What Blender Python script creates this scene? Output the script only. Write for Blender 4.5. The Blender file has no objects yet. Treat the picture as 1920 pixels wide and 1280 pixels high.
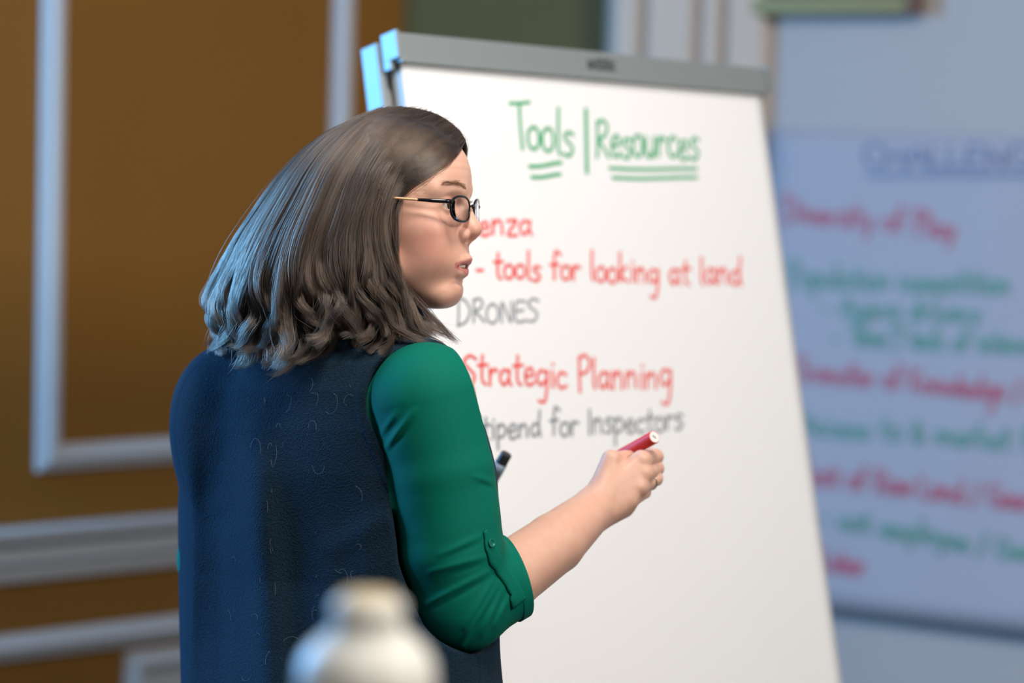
import bpy, math, random
import numpy as np
from mathutils import Vector, Matrix
random.seed(7); RNG = np.random.default_rng(7)
SC = bpy.context.scene
COL = SC.collection

# ------------------------------------------------------------------ camera
F = 85 / 36 * 1920                       # focal length in pixels of a 1920 wide frame
D0 = 2.8                                 # distance of the standing woman
PX = F / D0
PITCH, ROLL = -math.radians(4.2), math.radians(1.6)
CAM = np.array([0, 0, 1.62])
FW = np.array([0, math.cos(PITCH), math.sin(PITCH)])
_r = np.array([1.0, 0, 0]); _u = np.cross(_r, FW)
RT = math.cos(ROLL) * _r + math.sin(ROLL) * _u
UP = -math.sin(ROLL) * _r + math.cos(ROLL) * _u
cam_data = bpy.data.cameras.new('camera'); cam = bpy.data.objects.new('camera', cam_data); COL.objects.link(cam)
cam.matrix_world = Matrix(((RT[0], UP[0], -FW[0], CAM[0]), (RT[1], UP[1], -FW[1], CAM[1]), (RT[2], UP[2], -FW[2], CAM[2]), (0, 0, 0, 1)))
cam_data.lens = 85; cam_data.sensor_width = 36; cam_data.clip_start = 0.05
cam_data.dof.use_dof = True; cam_data.dof.focus_distance = D0 - 0.08; cam_data.dof.aperture_fstop = 2.0
SC.camera = cam

# ------------------------------------------------------------------ light
world = bpy.data.worlds.new('world'); SC.world = world; world.use_nodes = True
bg = world.node_tree.nodes['Background']; bg.inputs[0].default_value = (0.80, 0.90, 1.0, 1); bg.inputs[1].default_value = 0.09
def area(name, loc, target, size, power, color, size_y=None, spread=180):
    l = bpy.data.lights.new(name, 'AREA'); l.energy = power; l.color = color; l.size = size
    if size_y: l.shape = 'RECTANGLE'; l.size_y = size_y
    l.spread = math.radians(spread)
    o = bpy.data.objects.new(name, l); COL.objects.link(o); o.location = loc
    o.rotation_euler = (Vector(target) - Vector(loc)).to_track_quat('-Z', 'Y').to_euler(); return o
area('ceiling_light', (0.15, 2.1, 2.95), (0.3, 2.9, 1.3), 0.5, 40, (1.0, 0.93, 0.84))
area('room_light', (2.1, 1.0, 2.8), (0.5, 3.3, 1.1), 0.8, 70, (1.0, 0.94, 0.86))
area('window_light', (-2.15, 3.42, 1.85), (0.1, 2.6, 1.40), 0.9, 120, (0.15, 0.49, 1.0), 1.3)
sl_ = bpy.data.lights.new('bottle_fill_spot', 'SPOT'); sl_.energy = 45; sl_.color = (1, 0.93, 0.80); sl_.spot_size = math.radians(22); sl_.spot_blend = 0.5; sl_.shadow_soft_size = 0.08  # added fill spot that brightens the bottle, no known lamp here
slo = bpy.data.objects.new('bottle_fill_spot', sl_); COL.objects.link(slo); slo.location = (0.1, 0.3, 2.9); slo.rotation_euler = (Vector((-0.08, 1.5, 1.30)) - Vector((0.1, 0.3, 2.9))).to_track_quat('-Z', 'Y').to_euler()
SC.view_settings.view_transform = 'Standard'; SC.view_settings.look = 'None'
SC.view_settings.exposure = 0.0; SC.view_settings.gamma = 1.0; SC.view_settings.use_curve_mapping = False

# ------------------------------------------------------------------ helpers
def lin(r, g, b):
    f = lambda c: (c / 255 / 12.92) if c / 255 <= 0.04045 else ((c / 255 + 0.055) / 1.055) ** 2.4
    return (f(r), f(g), f(b), 1)
def mat(name, color, rough=0.5, bump=None, var=None, **kw):
    m = bpy.data.materials.new(name); m.use_nodes = True; nt = m.node_tree; b = nt.nodes['Principled BSDF']
    b.inputs['Base Color'].default_value = color; b.inputs['Roughness'].default_value = rough
    for k, v in kw.items(): b.inputs[k.replace('_', ' ')].default_value = v
    tc = nt.nodes.new('ShaderNodeTexCoord')
    if var:                                   # (scale, amount)
        n = nt.nodes.new('ShaderNodeTexNoise'); n.inputs['Scale'].default_value = var[0]; n.inputs['Detail'].default_value = 5
        nt.links.new(tc.outputs['Object'], n.inputs['Vector'])
        r = nt.nodes.new('ShaderNodeMix'); r.data_type = 'RGBA'; r.blend_type = 'MIX'
        r.inputs['A'].default_value = tuple(c * (1 - var[1]) for c in color[:3]) + (1,)
        r.inputs['B'].default_value = tuple(min(1, c * (1 + var[1])) for c in color[:3]) + (1,)
        nt.links.new(n.outputs['Fac'], r.inputs['Factor']); nt.links.new(r.outputs['Result'], b.inputs['Base Color'])
    if bump:                                  # (scale, strength, distance)
        n = nt.nodes.new('ShaderNodeTexNoise'); n.inputs['Scale'].default_value = bump[0]; n.inputs['Detail'].default_value = 4
        nt.links.new(tc.outputs['Object'], n.inputs['Vector'])
        bp = nt.nodes.new('ShaderNodeBump'); bp.inputs['Strength'].default_value = bump[1]; bp.inputs['Distance'].default_value = bump[2]
        nt.links.new(n.outputs['Fac'], bp.inputs['Height']); nt.links.new(bp.outputs['Normal'], b.inputs['Normal'])
    return m
def tag(o, label=None, cat=None, group=None, kind=None):
    for k, v in (('label', label), ('category', cat), ('group', group), ('kind', kind)):
        if v: o[k] = v
    return o
def empty(name, loc=(0, 0, 0)):
    o = bpy.data.objects.new(name, None); COL.objects.link(o); o.location = loc; o.empty_display_size = 0.05; return o
def put(name, me, m, parent=None, smooth=False):
    o = bpy.data.objects.new(name, me); COL.objects.link(o)
    if m: me.materials.append(m)
    if smooth: me.polygons.foreach_set('use_smooth', np.ones(len(me.polygons), dtype=bool))
    if parent:
        o.parent = parent
        off = -Vector(parent_world(parent)); me.transform(Matrix.Translation(off))
    return o
def parent_world(p):
    v = Vector(p.location)
    while p.parent: p = p.parent; v += Vector(p.location)
    return v
def mesh_from(verts, faces, name='mesh'):
    me = bpy.data.meshes.new(name)
    me.from_pydata([tuple(map(float, v)) for v in verts], [], [tuple(map(int, f)) for f in faces]); me.update(); return me
class MB:                                     # collects shapes into one mesh
    def __init__(s): s.v = []; s.f = []
    def add(s, v, f):
        n = len(s.v); s.v += [tuple(map(float, p)) for p in v]; s.f += [tuple(i + n for i in q) for q in f]; return s
    def box(s, o, ax, ay, az, bev=0.0):       # corner o, edge vectors (right handed), optional chamfer
        o, ax, ay, az = (np.array(t, float) for t in (o, ax, ay, az))
        if bev <= 0:
            v = [o + i * ax + j * ay + k * az for k in (0, 1) for j in (0, 1) for i in (0, 1)]
            return s.add(v, [(0, 2, 3, 1), (4, 5, 7, 6), (0, 1, 5, 4), (2, 6, 7, 3), (0, 4, 6, 2), (1, 3, 7, 5)])
        import bmesh
        bm = bmesh.new(); v = [bm.verts.new(o + i * ax + j * ay + k * az) for k in (0, 1) for j in (0, 1) for i in (0, 1)]
        for q in [(0, 2, 3, 1), (4, 5, 7, 6), (0, 1, 5, 4), (2, 6, 7, 3), (0, 4, 6, 2), (1, 3, 7, 5)]: bm.faces.new([v[i] for i in q])
        bmesh.ops.bevel(bm, geom=bm.edges[:], offset=bev, segments=2, profile=0.6, affect='EDGES')
        bm.verts.index_update()
        s.add([p.co[:] for p in bm.verts], [tuple(p.index for p in q.verts) for q in bm.faces]); bm.free(); return s
    def tube(s, pts, r, n=10, closed=False, cap=True, flat=None):
        pts = [np.array(p, float) for p in pts]; N = len(pts); rr = r if hasattr(r, '__len__') else [r] * N
        T = []
        for i in range(N):
            a = pts[(i - 1) % N] if (closed or i > 0) else pts[i]; b = pts[(i + 1) % N] if (closed or i < N - 1) else pts[i]
            t = b - a; T.append(t / (np.linalg.norm(t) + 1e-12))
        nrm = np.cross(T[0], [0.3, 0.2, 0.93]); nrm /= np.linalg.norm(nrm); V = []
        for i in range(N):
            nrm = nrm - T[i] * (nrm @ T[i]); nrm /= np.linalg.norm(nrm); bn = np.cross(T[i], nrm)
            for k in range(n):
                a = 2 * math.pi * k / n; V.append(pts[i] + rr[i] * (math.cos(a) * nrm + math.sin(a) * bn))
        Fc = []
        for i in range(N if closed else N - 1):
            j = (i + 1) % N
            for k in range(n): k2 = (k + 1) % n; Fc.append((i * n + k, i * n + k2, j * n + k2, j * n + k))
        if cap and not closed: Fc += [tuple(range(n))[::-1], tuple((N - 1) * n + k for k in range(n))]
        return s.add(V, Fc)
    def lathe(s, o, ax, prof, n=32):          # prof: (radius, height) pairs
        o = np.array(o, float); ax = np.array(ax, float); ax /= np.linalg.norm(ax)
        e = np.cross(ax, [0.31, 0.88, 0.12]); e /= np.linalg.norm(e); g = np.cross(ax, e); V = []; Fc = []
        for r, h in prof:
            for k in range(n):
                a = 2 * math.pi * k / n; V.append(o + ax * h + r * (math.cos(a) * e + math.sin(a) * g))
        for i in range(len(prof) - 1):
            for k in range(n): k2 = (k + 1) % n; Fc.append((i * n + k, i * n + k2, (i + 1) * n + k2, (i + 1) * n + k))
        Fc += [tuple(range(n))[::-1], tuple((len(prof) - 1) * n + k for k in range(n))]
        return s.add(V, Fc)
    def build(s, name, m, parent=None, smooth=False):
        return put(name, mesh_from(s.v, s.f, name), m, parent, smooth)
def ray(u, v): return FW + RT * (u - 960) / F - UP * (v - 640) / F
def onplane(u, v, p0, n):
    d = ray(u, v); return CAM + d * (((p0 - CAM) @ n) / (d @ n))
def at(u, v, dep): return CAM + dep * ray(u, v)
def catmull(pts, n):
    P_ = np.array(pts, float); N = len(P_); t = np.linspace(0, N - 1, n); i = np.clip(t.astype(int), 0, N - 2); f = (t - i)[:, None]
    g = lambda k: P_[np.clip(k, 0, N - 1)]
    a, b, c, d = g(i - 1), g(i), g(i + 1), g(i + 2)
    return 0.5 * (2 * b + (c - a) * f + (2 * a - 5 * b + 4 * c - d) * f * f + (3 * b - a - 3 * c + d) * f ** 3)

# ------------------------------------------------------------------ materials
M_mustard = mat('mustard_paint', lin(142, 92, 14), 0.75, bump=(60, 0.08, 0.002), var=(3, 0.10))
M_olive = mat('olive_paint', lin(92, 88, 52), 0.75, bump=(60, 0.08, 0.002), var=(3, 0.05))
M_trim = mat('white_gloss_paint', lin(200, 194, 188), 0.5)
M_cream = mat('cream_paint', lin(208, 196, 184), 0.55)
M_white = mat('pale_grey_paint', lin(190, 184, 180), 0.7, bump=(70, 0.06, 0.002))
M_paper = mat('flipchart_paper', lin(243, 243, 245), 0.55)
M_poster = mat('poster_paper', lin(180, 178, 186), 0.6)
M_green = mat('green_ink', lin(62, 172, 118), 0.6)
M_red = mat('red_ink', lin(238, 84, 80), 0.6)
M_black = mat('black_ink', lin(140, 147, 155), 0.6)
M_alu = mat('grey_metal', lin(142, 150, 152), 0.45, Metallic=0.25)
M_print = mat('dark_grey_print', lin(38, 40, 44), 0.5)
M_plastic_dark = mat('dark_plastic', lin(45, 47, 50), 0.4)
M_floor = mat('carpet', lin(92, 84, 74), 0.95, bump=(300, 0.3, 0.003), var=(40, 0.15))
M_wood = mat('table_wood', lin(110, 78, 50), 0.4, var=(12, 0.2))

# ------------------------------------------------------------------ room shell
def plane_wall(name, a, b, z0, z1, th, m, back):
    a = np.array([a[0], a[1], z0]); b = np.array([b[0], b[1], z0])
    mb = MB(); mb.box(a, b - a, np.array([back[0], back[1], 0]) * th, (0, 0, z1 - z0))
    return tag(mb.build(name, m), kind='structure')
CEIL = 3.0
A1 = math.radians(41); d1 = np.array([math.cos(A1), math.sin(A1), 0]); n1 = np.array([d1[1], -d1[0], 0])      # left wall, front normal n1
Q1 = at(98, 640, 4.75); Q1[2] = 0
def wl(u, v):                                   # pixel -> (distance along, height) on the left wall
    p = onplane(u, v, Q1, n1); return (p - Q1) @ d1, p[2]
s_corner = wl(752, 60)[0]
C1 = Q1 + d1 * s_corner                          # corner left wall / back wall
plane_wall('wall_left', Q1 - d1 * 2.0, C1 + d1 * 0.1, 0, CEIL, 0.12, M_mustard, -n1)
C2 = onplane(1136, 60, C1, np.array([0.05, -1, 0])); C2[2] = 0
d2 = C2 - C1; d2[2] = 0; d2 /= np.linalg.norm(d2); n2 = np.array([d2[1], -d2[0], 0])
plane_wall('wall_back', C1 - d2 * 0.02, C2 + d2 * 0.5, 0, CEIL, 0.12, M_olive, -n2)
C3 = onplane(1436, 300, C2 + n2 * 0.12, n2); C3[2] = 0
A3 = math.radians(29.7); d3 = np.array([math.cos(A3), -math.sin(A3), 0]); n3 = np.array([-math.sin(A3), -math.cos(A3), 0])
plane_wall('wall_right', C3, C3 + d3 * 2.6, 0, CEIL, 0.12, M_white, -n3)
def wr(u, v):
    p = onplane(u, v, C3, n3); return (p - C3) @ d3, p[2]
tag(MB().box((-4.2, -2.5, -0.1), (8, 0, 0), (0, 8.5, 0), (0, 0, 0.1)).build('floor', M_floor), kind='structure')
tag(MB().box((-4.2, -2.5, CEIL), (8, 0, 0), (0, 8.5, 0), (0, 0, 0.1)).build('ceiling', M_white), kind='structure')
# fluted cream pilaster between the back wall and the right wall
pil = MB(); base = C2 + n2 * 0.0; wid = (C3 - C2) @ d2
pil.box(base + d2 * 0.0, d2 * wid, -n2 * -0.10, (0, 0, CEIL)) if False else None
pil.box(base + n2 * 0.12, d2 * wid, -n2 * 0.12, (0, 0, CEIL))
tag(pil.build('wall_pilaster', M_cream), kind='structure')
k = 3
for (a, b) in ((0.02, 0.16), (0.22, 0.50), (0.56, 0.66), (0.72, 0.95)):
    t = MB(); o = base + n2 * 0.155 + d2 * (a * wid); t.box(o, d2 * ((b - a) * wid), -n2 * 0.035, (0, 0, CEIL), 0.008)
    tag(t.build('trim_%d' % k, M_cream), kind='structure'); k += 1

# mouldings on the left wall: raised profile swept round a rectangle or along a line
PROF = [(0.0, 0.0), (0.0, 0.010), (0.10, 0.016), (0.22, 0.014), (0.30, 0.024), (0.55, 0.028), (0.78, 0.022), (0.86, 0.012), (1.0, 0.009), (1.0, 0.0)]
def rail(name, s0, s1, z0, z1, prof=PROF, m=M_trim, depth=1.0):
    V = []; Fc = []; n = len(prof)
    for s in (s0, s1):
        for t, h in prof: V.append(Q1 + d1 * s + n1 * (h * depth) + np.array([0, 0, z0 + (z1 - z0) * t]))
    for i in range(n): j = (i + 1) % n; Fc.append((i, n + i, n + j, j))
    Fc += [tuple(range(n)), tuple(n + i for i in range(n))[::-1]]
    return tag(put(name, mesh_from(V, Fc, name), m), kind='structure')
def panel(name, s0, s1, z0, z1, w):              # mitred picture-frame moulding
    V = []; Fc = []; n = len(PROF)
    for (cs, cz, ss, sz) in ((s0, z0, 1, 1), (s1, z0, -1, 1), (s1, z1, -1, -1), (s0, z1, 1, -1)):
        for t, h in PROF: V.append(Q1 + d1 * (cs + ss * t * w) + n1 * h + np.array([0, 0, cz + sz * t * w]))
    for c in range(4):
        e = (c + 1) % 4
        for i in range(n): j = (i + 1) % n; Fc.append((c * n + i, e * n + i, e * n + j, c * n + j))
    return tag(put(name, mesh_from(V, Fc, name), M_trim), kind='structure')
zb = (wl(62, 883)[1] + wl(320, 866)[1]) / 2; sl = wl(66, 800)[0]; sr = wl(657, 150)[0]
panel('trim_10', sl, sr, zb, 2.75, 0.052)
zr0 = (wl(0, 1092)[1] + wl(320, 1060)[1]) / 2; zr1 = (wl(0, 990)[1] + wl(320, 961)[1]) / 2
RAILP = [(0, 0), (0, 0.012), (0.12, 0.016), (0.32, 0.018), (0.36, 0.030), (0.62, 0.030), (0.66, 0.018), (0.72, 0.018), (0.78, 0.042), (0.96, 0.046), (1, 0.03), (1, 0)]
rail('trim_11', -2.0, s_corner, zr0, zr1, RAILP)
zl1 = (wl(0, 1190)[1] + wl(320, 1152)[1]) / 2; zl0 = zl1 - 0.052
rail('trim_12', -2.0, s_corner, zl0, zl1)
sp = wl(230, 1240)[0]; panel('trim_13', sp, s_corner - 0.1, 0.35, zl0 - 0.012, 0.05)
tv = MB(); tv.box(Q1 + d1 * (sp + 0.05) + n1 * 0.010 + np.array([0, 0, 0.40]), d1 * (s_corner - 0.2 - sp), -n1 * 0.010, (0, 0, zl0 - 0.062 - 0.40))
tag(tv.build('trim_14', M_trim), kind='structure')
rail('baseboard_left', -2.0, s_corner, 0.0, 0.14, depth=0.8)

# ------------------------------------------------------------------ handwriting
G = {
 'T': (1.0, '0,1.95 .5,2 1.15,2.1;.55,2 .62,1 .75,0'), 'R': (1.05, '.12,1.9 .15,1 .12,0;.1,1.75 .5,1.95 .8,1.6 .6,1.1 .15,.95 .5,.6 .95,0'),
 'D': (1.15, '.1,2 .15,1 .1,-.1;0,1.95 .6,1.8 1,1 .7,.2 .05,-.1'), 'O': (1.1, '.5,1.6 .1,1.2 .1,.4 .5,0 .9,.4 .9,1.2 .5,1.6'),
 'N': (1.1, '.1,0 .12,1.6 .8,0 .85,1.6'), 'E': (.95, '.8,1.55 .1,1.5 .1,0 .85,.05;.1,.8 .65,.85'), 'S': (.95, '.85,1.6 .4,1.8 .05,1.4 .4,1 .75,.6 .5,.05 0,.1'),
 'P': (.95, '.15,2.0 .15,1 .2,-.3;.1,1.8 .5,2.1 .85,1.6 .6,1.0 .2,.9'), 'I': (.4, '.15,1.9 .15,0'), 'C': (1, '.9,1.6 .4,1.7 .05,.9 .4,0 .9,.2'),
 'H': (1.1, '.1,1.7 .1,0;.85,1.7 .85,0;.1,.85 .85,.9'), 'A': (1.1, '.0,0 .5,1.7 1,0;.2,.6 .8,.6'), 'L': (.85, '.1,1.7 .1,0 .8,.05'), 'G': (1.1, '.9,1.5 .4,1.7 .05,.9 .4,0 .95,.2 .95,.8 .6,.8'),
 'K': (1, '.1,1.7 .1,0;.8,1.7 .15,.8 .9,0'), 'V': (1, '0,1.7 .45,0 .95,1.7'), 'M': (1.3, '.05,0 .15,1.7 .6,.4 1.05,1.7 1.15,0'), 'B': (1, '.1,1.8 .1,0;.1,1.8 .7,1.5 .2,1 .8,.5 .1,0'),
 'a': (.9, '.65,.85 .3,1 .05,.5 .3,.02 .62,.45;.68,1 .64,.35 .8,0'), 'b': (.85, '.1,1.9 .12,0;.12,.7 .45,1 .72,.5 .4,0 .12,.1'), 'c': (.75, '.65,.85 .3,1 .05,.5 .3,0 .68,.15'),
 'd': (.9, '.65,.85 .3,1 .05,.5 .3,.02 .65,.45;.72,2 .66,.8 .78,0'), 'e': (.8, '.08,.5 .6,.6 .45,1 .1,.75 .15,.15 .4,0 .7,.2'), 'f': (.75, '.75,1.7 .4,1.95 .3,1.3 .3,0;.0,1.0 .65,1.05'),
 'g': (.9, '.65,.85 .3,1 .05,.55 .3,.1 .65,.45;.72,1 .7,0 .55,-.9 .15,-.85'), 'h': (.85, '.1,1.9 .12,0;.12,.6 .45,1 .65,.7 .68,0'), 'i': (.4, '.15,1 .18,0;.17,1.35 .19,1.42'),
 'k': (.85, '.1,1.9 .12,0;.6,1 .15,.45 .7,0'), 'l': (.42, '.15,1.95 .15,.4 .25,0'), 'm': (1.25, '.08,1 .1,0;.1,.6 .35,1 .5,.7 .52,0;.52,.6 .8,1 .95,.7 1,0'),
 'n': (.9, '.08,1 .1,0;.1,.6 .4,1 .62,.7 .66,0'), 'o': (.82, '.38,1 .08,.75 .1,.2 .4,0 .68,.3 .62,.85 .38,1'), 'p': (.88, '.1,1 .12,-.9;.12,.7 .45,1 .72,.5 .4,0 .12,.1'),
 'r': (.7, '.08,1 .1,0;.1,.6 .35,.98 .6,.85'), 's': (.7, '.6,.9 .3,1 .1,.75 .55,.35 .35,0 .02,.08'), 't': (.7, '.3,1.7 .28,.3 .55,0;0,1.1 .65,1.15'), 'u': (.88, '.08,1 .1,.2 .4,0 .62,.4;.66,1 .68,0'),
 'v': (.8, '.02,1 .35,0 .7,1'), 'w': (1.1, '.02,1 .25,0 .5,.8 .75,0 1,1'), 'y': (.85, '.05,1 .3,.2;.68,1 .45,0 .1,-.85'), 'z': (.8, '.05,.95 .65,1 .1,.05 .7,0'),
 '-': (.7, '.05,.5 .5,.52'), '/': (.7, '.6,1.9 .0,-.3'), '&': (1, '.8,0 .1,1.3 .4,1.7 .6,1.3 .1,.5 .3,0 .8,.6'), ' ': (.6, ''), "'": (.3, '.1,1.9 .1,1.5'), '3': (.8, '.1,1.7 .6,1.6 .2,1 .65,.5 .1,0'),
}
def ribbon(mb, pts, w, p0, n, lift):              # pts: world points on the sheet plane -> flat ink stroke
    pts = np.array(pts); T = np.gradient(pts, axis=0); T /= np.linalg.norm(T, axis=1)[:, None] + 1e-9
    S = np.cross(T, n) * (w / 2); V = []; Fc = []; N = len(pts)
    a0 = pts[0] - T[0] * w * 0.35; a1 = pts[-1] + T[-1] * w * 0.35
    P_ = np.vstack([a0, pts, a1]); S = np.vstack([S[0] * 0.6, S, S[-1] * 0.6])
    for i in range(N + 2): V += [P_[i] - S[i] + n * lift, P_[i] + S[i] + n * lift]
    for i in range(N + 1): Fc.append((2 * i, 2 * i + 1, 2 * i + 3, 2 * i + 2))
    mb.add(V, Fc)
def write(text, u0, v0, u1, v1, xh, stroke, p0, n, m, parent, slant=0.0, name='writing', lift=0.0007, jit=0.09):
    """a line of handwriting: baseline from (u0,v0) to (u1,v1) in the sheet's picture, x-height xh"""
    tot = sum(G[c][0] for c in text); dx = (u1 - u0) / tot; dy = (v1 - v0) / tot; x = 0; mb = MB(); li = lift
    for c in text:
        adv, st = G[c]; jy = random.uniform(-jit, jit); js = random.uniform(0.93, 1.07)
        for s in st.split(';'):
            if not s: continue
            q = [tuple(map(float, t.split(','))) for t in s.split()]
            q = catmull(q, max(2, 5 * (len(q) - 1) + 1)) if len(q) > 2 else np.array(q)
            w_ = []
            for gx, gy in q:
                gy = gy * js + jy; X = x + gx * 1.0
                w_.append(onplane(u0 + X * dx + slant * gy * xh, v0 + X * dy - gy * xh, p0, n))
            li += 0.000004
            ribbon(mb, w_, stroke, p0, n, li)
        x += adv
    return mb.build(name, m, parent)
def line(u0, v0, u1, v1, stroke, p0, n, m, parent):
    mb = MB(); ribbon(mb, [onplane(u0 + (u1 - u0) * t, v0 + (v1 - v0) * t + 1.5 * math.sin(t * 5), p0, n) for t in np.linspace(0, 1, 8)], stroke, p0, n, 0.0009)
    return mb.build('underline', m, parent)

# ------------------------------------------------------------------ flipchart easel
a_, L_, r_ = math.radians(41.4), math.radians(14.2), math.radians(1.2)
Xb = np.array([math.cos(a_), math.sin(a_), 0]); Nb = np.array([math.sin(a_), -math.cos(a_), 0]); Ub = np.array([0, 0, 1]) * math.cos(L_) - Nb * math.sin(L_)
Nn = np.array([0, 0, 1]) * math.sin(L_) + Nb * math.cos(L_)
Xr = math.cos(r_) * Xb - math.sin(r_) * Ub; Ur = math.sin(r_) * Xb + math.cos(r_) * Ub
TL = at(745, 59, 3.18)                            # top left corner of the clamp bar's face
BW, BH = 0.705, 0.040
easel = empty('flipchart_easel', tuple(TL[:2]) + (0,))
tag(easel, 'leaning flipchart easel with grey metal clamp bar holding the white paper pad', 'easel')
b = MB(); b.box(TL - Nn * 0.022, Xr * BW, -Ur * -0.0 + Nn * 0.022, Ur * -BH, 0.0) if False else None
b = MB(); b.box(TL - Ur * BH - Nn * 0.024, Xr * BW, Nn * -0.0 + Ur * BH, Nn * 0.024, 0.003); b.build('clamp_bar', M_alu, easel)
b = MB(); b.box(TL - Ur * (BH + 0.0015) - Nn * 0.003, Xr * BW, Ur * 0.004, Nn * 0.006, 0.001); b.build('clamp_lip', M_alu, easel)
for s in (-0.006, BW):
    b = MB(); o = TL + Xr * s - Ur * (BH - 0.004) - Nn * 0.030
    b.box(o, Xr * 0.006, Ur * (BH - 0.002), Nn * 0.034, 0.0015); b.box(o - Ur * 0.012, Xr * 0.006, Ur * 0.014, Nn * 0.016, 0.0015); b.build('end_cap', M_alu, easel)
# embossed mark on the clamp bar
mk = MB()
for i, (dx_, w_, h_) in enumerate(((0, .010, .012), (.013, .003, .014), (.019, .011, .016), (.033, .010, .016), (.046, .007, .014))):
    c0 = TL + Xr * (0.338 + dx_) - Ur * 0.027 + Nn * 0.0003
    mk.box(c0, Xr * w_, Ur * 0.0035, Nn * 0.0005); mk.box(c0 + Ur * (h_ - .0035), Xr * w_, Ur * 0.0035, Nn * 0.0005); mk.box(c0, Xr * 0.003, Ur * h_, Nn * 0.0005)
    if w_ > .008: mk.box(c0 + Xr * (w_ - .003), Xr * .003, Ur * h_, Nn * 0.0005)
mk.build('maker_mark', M_print, easel)
# backing board and its side rails, set behind the bar
BHH = 1.02
b = MB(); b.box(TL - Ur * BHH - Nn * 0.062, Xr * BW, Ur * (BHH - 0.010), Nn * 0.018, 0.002); b.build('backing_board', mat('board_back', lin(215, 216, 218), 0.35), easel)
for s in (-0.010, BW - 0.004):
    b = MB(); b.box(TL + Xr * s - Ur * BHH - Nn * 0.070, Xr * 0.012, Ur * (BHH - 0.006), Nn * 0.036, 0.003); b.build('side_rail', M_alu, easel)
b = MB(); b.box(TL + Xr * 0.02 - Ur * BHH - Nn * 0.05, Xr * (BW - 0.04), Ur * 0.012, Nn * 0.085, 0.003); b.build('pen_tray', M_alu, easel)
bot = TL - Ur * 0.25 - Nn * 0.075
for s in (0.06, BW - 0.06):
    p0_ = bot + Xr * s; p1_ = np.array([p0_[0], p0_[1], 0.012]) + Nb * 0.42 + Xb * (0.10 if s > .3 else -0.10)
    MB().tube([p0_, TL - Ur * BHH + Xr * s - Nn * 0.075, p1_], 0.011, 12).build('leg', M_alu, easel, True)
p0_ = bot + Xr * BW / 2; p1_ = np.array([p0_[0], p0_[1], 0.012]) - Nb * 0.42
MB().tube([p0_, p1_], 0.011, 12).build('leg', M_alu, easel, True)
# paper pad, a thing of its own clamped to the easel; each sheet edge is part of one slightly curled block
pad = empty('paper_pad', tuple(TL - Ur * 0.9)); tag(pad, 'white flipchart pad with the green heading Tools / Resources, clamped on the easel', 'paper pad')
SW, SH = 0.692, 0.965
def sheet(o, X, U, N, w, h, th, nx, ny, curl):
    V = []; Fc = []
    for side in (0, 1):
        for j in range(ny + 1):
            for i in range(nx + 1):
                s, t = i / nx, j / ny; V.append(o + X * (w * s) - U * (h * t) + N * (curl(s, t) - side * th))
    q = (nx + 1) * (ny + 1); id_ = lambda i, j: j * (nx + 1) + i
    for j in range(ny):
        for i in range(nx):
            Fc.append((id_(i, j), id_(i, j + 1), id_(i + 1, j + 1), id_(i + 1, j))); Fc.append(tuple(q + x for x in (id_(i, j), id_(i + 1, j), id_(i + 1, j + 1), id_(i, j + 1))))
    rim = [id_(i, 0) for i in range(nx)] + [id_(nx, j) for j in range(ny)] + [id_(i, ny) for i in range(nx, 0, -1)] + [id_(0, j) for j in range(ny, 0, -1)]
    for i in range(len(rim)): a, c = rim[i], rim[(i + 1) % len(rim)]; Fc.append((a, c, c + q, a + q))
    return V, Fc
O0 = TL - Ur * 0.02 + Xr * 0.006 - Nn * 0.008
fl = lambda s, t: 0.0
V, Fc = sheet(O0 - Nn * 0.003, Xr, Ur, Nn, SW, SH + 0.004, 0.018, 8, 12, fl)
put('page_block', mesh_from(V, Fc, 'page_block'), mat('page_edges', lin(205, 200, 190), 0.7), pad)
crl = lambda s, t: 0.010 * max(0, s - 0.90) ** 2 * 100 * 0.3 * max(0, t - 0.72) * 3 + 0.0
V, Fc = sheet(O0, Xr, Ur, Nn, SW, SH, 0.0012, 40, 40, crl)
top = put('top_sheet', mesh_from(V, Fc, 'top_sheet'), M_paper, pad, True)
def wb(t, u0, v0, u1, v1, xh, m, st=0.0046, **k): return tag(write(t, u0, v0, u1, v1, xh, st, O0, Nn, m, top, **k), kind='stuff')
wb('Tools', 955, 276, 1078, 290, 45, M_green, 0.0052)
line(1098, 205, 1100, 325, 0.0066, O0, Nn, M_green, top)
wb('Resources', 1116, 292, 1312, 298, 38, M_green, 0.0052)
line(992, 312, 1052, 306, 0.0054, O0, Nn, M_green, top); line(996, 332, 1050, 328, 0.0054, O0, Nn, M_green, top)
line(1142, 315, 1306, 318, 0.0050, O0, Nn, M_green, top); line(1148, 333, 1306, 334, 0.0050, O0, Nn, M_green, top)
wb('Cadenza', 812, 440, 1000, 440, 27, M_red)
wb('- tools for looking at land', 892, 522, 1392, 534, 27, M_red)
wb('DRONES', 856, 608, 1012, 600, 24, M_black, 0.0036)
wb('Strategic Planning', 868, 722, 1262, 728, 31, M_red)
wb('Stipend for Inspectors', 880, 824, 1282, 806, 26, M_black, 0.0042)

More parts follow.
